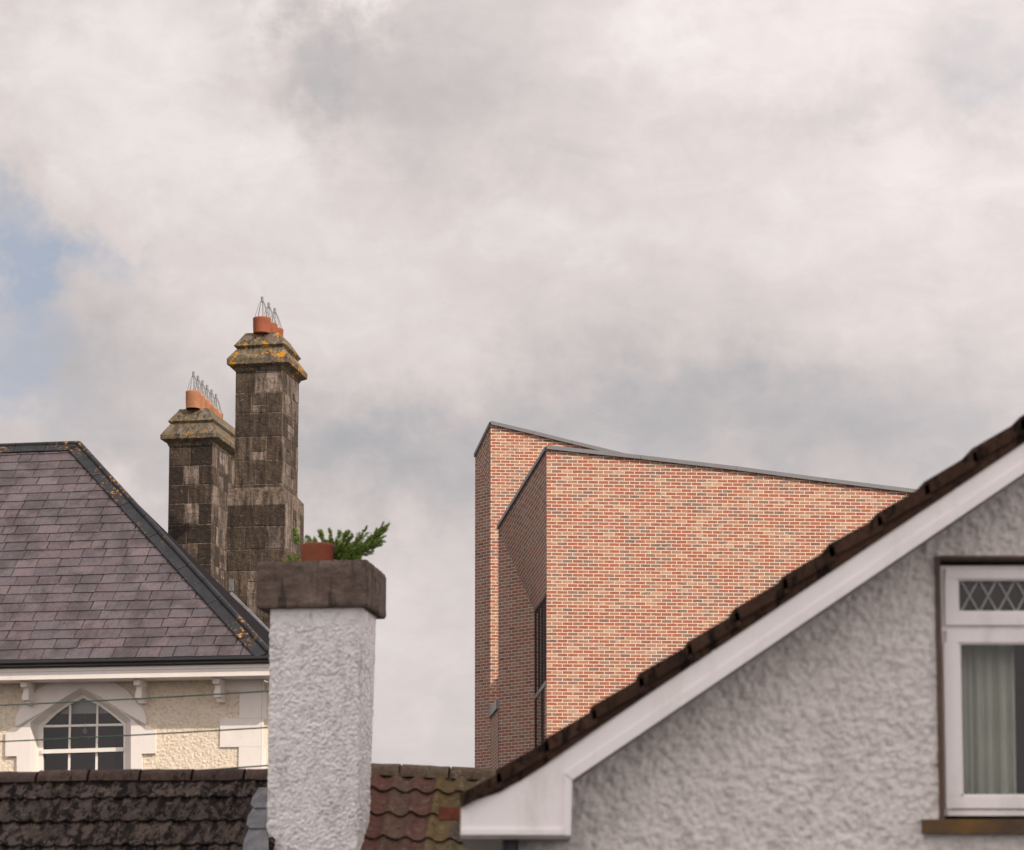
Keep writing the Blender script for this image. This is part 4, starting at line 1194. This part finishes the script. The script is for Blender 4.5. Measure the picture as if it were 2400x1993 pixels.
# roof: deck, back slope and verge tiles
mb = MB()
e0 = P(1081, 1880, YB + .04); 
rk = [P(x, y - 8, YB + .02) for x, y in bt_px[:-1]] + [P(apx_t[0], apx_t[1] - 8, YB + .02)]
rng = Vector((0, 9, 0))
for a, b in zip(rk[:-1], rk[1:]): mb.face([a, b, b + rng, a + rng], (.08, .05, .04))
apx = rk[-1]
mb.face([apx, apx + Vector((7, 0, -4.6)), apx + Vector((7, 9, -4.6)), apx + rng], (.08, .05, .04))
# stepped verge: tile by tile up the slope
st_px = [(1078, 1862), (1163, 1806), (1274, 1731), (1385, 1657), (1497, 1581), (1609, 1504), (1721, 1428), (1833, 1350), (1944, 1275), (2055, 1204), (2167, 1128), (2278, 1052), (2390, 976), (2500, 902), (2612, 828), (2724, 754), (2836, 680), (2948, 606), (3060, 532)]
rnd = random.Random(4)
low_at = lambda x: (1884 - (x - 1081.5) * .32 if x < 1175 else (1853 - (x - 1175) * .49 if x < 1218 else (1832 - (x - 1218) * .69 if x < 1330 else (1755 - (x - 1330) * .70 if x < 1500 else 1636 - (x - 1500) * .6683))))
for i, (x, y) in enumerate(st_px[:-1]):
    x2, y2 = st_px[i + 1]
    m = rnd.uniform(.8, 1.25); c = (.055 * m, .031 * m, .022 * m)
    # verge mortar and tile edge: profile in the gable plane, then run back as the tile course
    YT = YB - .03
    t0 = (x + rnd.uniform(-2, 2), y + rnd.uniform(-2, 2)); t1 = (x2 + 22, y2 - 3)
    thick = 32
    b0 = (t0[0] + 4, t0[1] + thick); b1 = (t1[0] + 6, t1[1] + thick)
    t1 = (x2 + 10, y2 + 5)
    b1 = (t1[0] + 6, t1[1] + thick)
    pts = [P(*b0, YT), P(*b1, YT), P(*t1, YT), P(*t0, YT)]
    mb.prism(pts, Vector((0, 9, 0)), c)
    # under-tile bedding down to the board
    q = [P(x + 8, low_at(x + 8) + 2, YB - .012), P(x2 + 8, low_at(x2 + 8) + 2, YB - .012), P(x2 + 8, y2 + 12, YB - .012), P(x + 8, y + 14, YB - .012)]
    mb.prism(q, Vector((0, .2, 0)), (.058 * m, .032 * m, .022 * m))
mb.build('roof', M_verge, gh)
# window
wn = MB()
dp = .10
def wbox(x0, y0, x1, y1, Ya, Yb, mb_):
    a = P(x0, y1, Ya); X1 = P(x1, y0, Ya).x; Z1 = P(x0, y0, Ya).z
    mb_.box((a.x, Ya, a.z), (X1 - a.x, 0, 0), (0, Yb - Ya, 0), (0, 0, Z1 - a.z))
# brown band round the opening and its reveals
bnd = MB()
bnd.box((Xl - .026, YW - .018, Zb), (.026, 0, 0), (0, .12, 0), (0, 0, Zt - Zb + .012)); bnd.box((Xl, YW - .018, Zt), (Xr - Xl, 0, 0), (0, .12, 0), (0, 0, .016))
bnd.box((Xl, YW + .001, Zb), (.004, 0, 0), (0, dp, 0), (0, 0, Zt - Zb)); bnd.box((Xl, YW + .001, Zt - .004), (Xr - Xl, 0, 0), (0, dp, 0), (0, 0, .004))
bnd.build('window_reveal', M_brown, gh)
si = MB(); a = P(2165, 1954, YW - .07); b = P(2165, 1921, YW - .07)
si.prism([Vector((a.x, a.y, a.z)), Vector((Xr + .1, a.y, a.z)), Vector((Xr + .1, a.y, b.z)), Vector((b.x, b.y, b.z))], (0, .2, .012)); si.build('window_sill', M_sill, gh)
YF = YW + .055
fr_ = MB()
def rectframe(x0, y0, x1, y1, gx, gy0, gy1, Ya, Yb, bev=5):
    """frame members with a sloped inner bead"""
    wbox(x0, y0, x1, gy0, Ya, Yb, fr_); wbox(x0, gy1, x1, y1, Ya, Yb, fr_)
    a = P(x0, gy1, Ya); b = P(gx, gy0, Ya)
    fr_.box((a.x, Ya, a.z + .0005), (b.x - a.x, 0, 0), (0, Yb - Ya, 0), (0, 0, b.z - a.z - .001))
    # inner bead
    def bd_(xa, ya, xb, yb): wbox(xa, ya, xb, yb, Ya + .012, Yb, fr_)
    bd_(gx - 1, gy0 - 1, gx + bev, gy1 + 1); bd_(gx + bev, gy0 - 1, x1, gy0 + bev); bd_(gx + bev, gy1 - bev, x1, gy1 + 1)
# outer frame
wbox(2212, 1326, 2221, 1912, YF + .02, YF + .07, fr_); wbox(2221, 1326, 2790, 1334, YF + .02, YF + .07, fr_)
wbox(2221, 1465, 2790, 1478, YF + .03, YF + .07, fr_); wbox(2221, 1899, 2790, 1912, YF + .01, YF + .07, fr_)
rectframe(2216, 1334, 2790, 1465, 2242, 1356, 1437, YF, YF + .06)
rectframe(2218, 1478, 2640, 1895, 2246, 1506, 1867, YF, YF + .06)
wfo = fr_.build('window_frame', M_upvc, gh)
gg = MB(); gg.face([P(2230, 1900, YF + .045), P(2790, 1900, YF + .045), P(2790, 1340, YF + .045), P(2230, 1340, YF + .045)]); gg.build('pane', M_glass, wfo)
la = MB(); z0_, z1_ = P(2240, 1440, YF + .04).z, P(2240, 1355, YF + .04).z
pxm = P(2243, 1400, YF + .04).x; per = (P(2286.2, 1400, YF + .04).x - pxm)
hh_ = z1_ - z0_
for i in range(-2, 13):
    xa = pxm + per * (i + .68)
    for sgn in (1, -1):
        x0_, x1_ = (xa - per * .55, xa + per * .55) if sgn > 0 else (xa + per * .55, xa - per * .55)
        p0_ = Vector((x0_, YF + .034, z0_)); p1_ = Vector((x1_, YF + .034, z1_))
        # trim at the left edge
        if min(x0_, x1_) < pxm:
            if max(x0_, x1_) < pxm: continue
            t = (pxm - x0_) / (x1_ - x0_); c_ = p0_.lerp(p1_, t)
            if x0_ < pxm: p0_ = c_
            else: p1_ = c_
        d = (p1_ - p0_); n_v = Vector((-d.z, 0, d.x)).normalized() * .0035
        la.prism([p0_ - n_v, p1_ - n_v, p1_ + n_v, p0_ + n_v], (0, .004, 0))
la.build('lattice', plain('pale_lead_strip', (.42, .41, .38), .5, .3, .1, 20), wfo)
# curtain and room
cu = MB(); N = 70; rowa = []; rowb = []
for i in range(N + 1):
    t = i / N; x = 2236 + 142 * t
    dep = .028 * math.sin(t * 31 + 1.2 * math.sin(t * 9)) + .012 * math.sin(t * 67)
    a = P(x + 4, 1900, YF + .30); b = P(x - 3, 1480, YF + .30)
    rowa.append(a + Vector((0, dep, 0))); rowb.append(b + Vector((0, dep * .7, 0)))
for i in range(N): cu.face([rowa[i], rowa[i + 1], rowb[i + 1], rowb[i]], smooth=False)
tag(cu.build('curtain', M_curtain), 'pale green curtain hanging inside the lattice-topped window', 'curtain')
rm = MB(); rx = P(2150, 1900, YW + .2).x
rz = Zt + .3 - 4.3
rm.box((rx, YW + 2.6, 4.3), (2.2, 0, 0), (0, .05, 0), (0, 0, rz)); rm.box((rx, YW + .15, 4.3), (.04, 0, 0), (0, 2.4, 0), (0, 0, rz)); rm.box((rx + 2.2, YW + .15, 4.3), (.04, 0, 0), (0, 2.4, 0), (0, 0, rz))
rm.box((rx, YW + .15, Zt + .24), (2.2, 0, 0), (0, 2.44, 0), (0, 0, .05)); rm.box((rx, YW + .15, 4.28), (3.2, 0, 0), (0, 2.4, 0), (0, 0, .02))
rm.build('room', M_interior, gh)
dpipe = MB(); a = P(1196, 1990, YW - .05); dpipe.tube([Vector((a.x, a.y, 0)), Vector((a.x, a.y, P(1196, 1963, YW - .05).z))], .042, 12); dpipe.build('downpipe', M_gutter, gh)
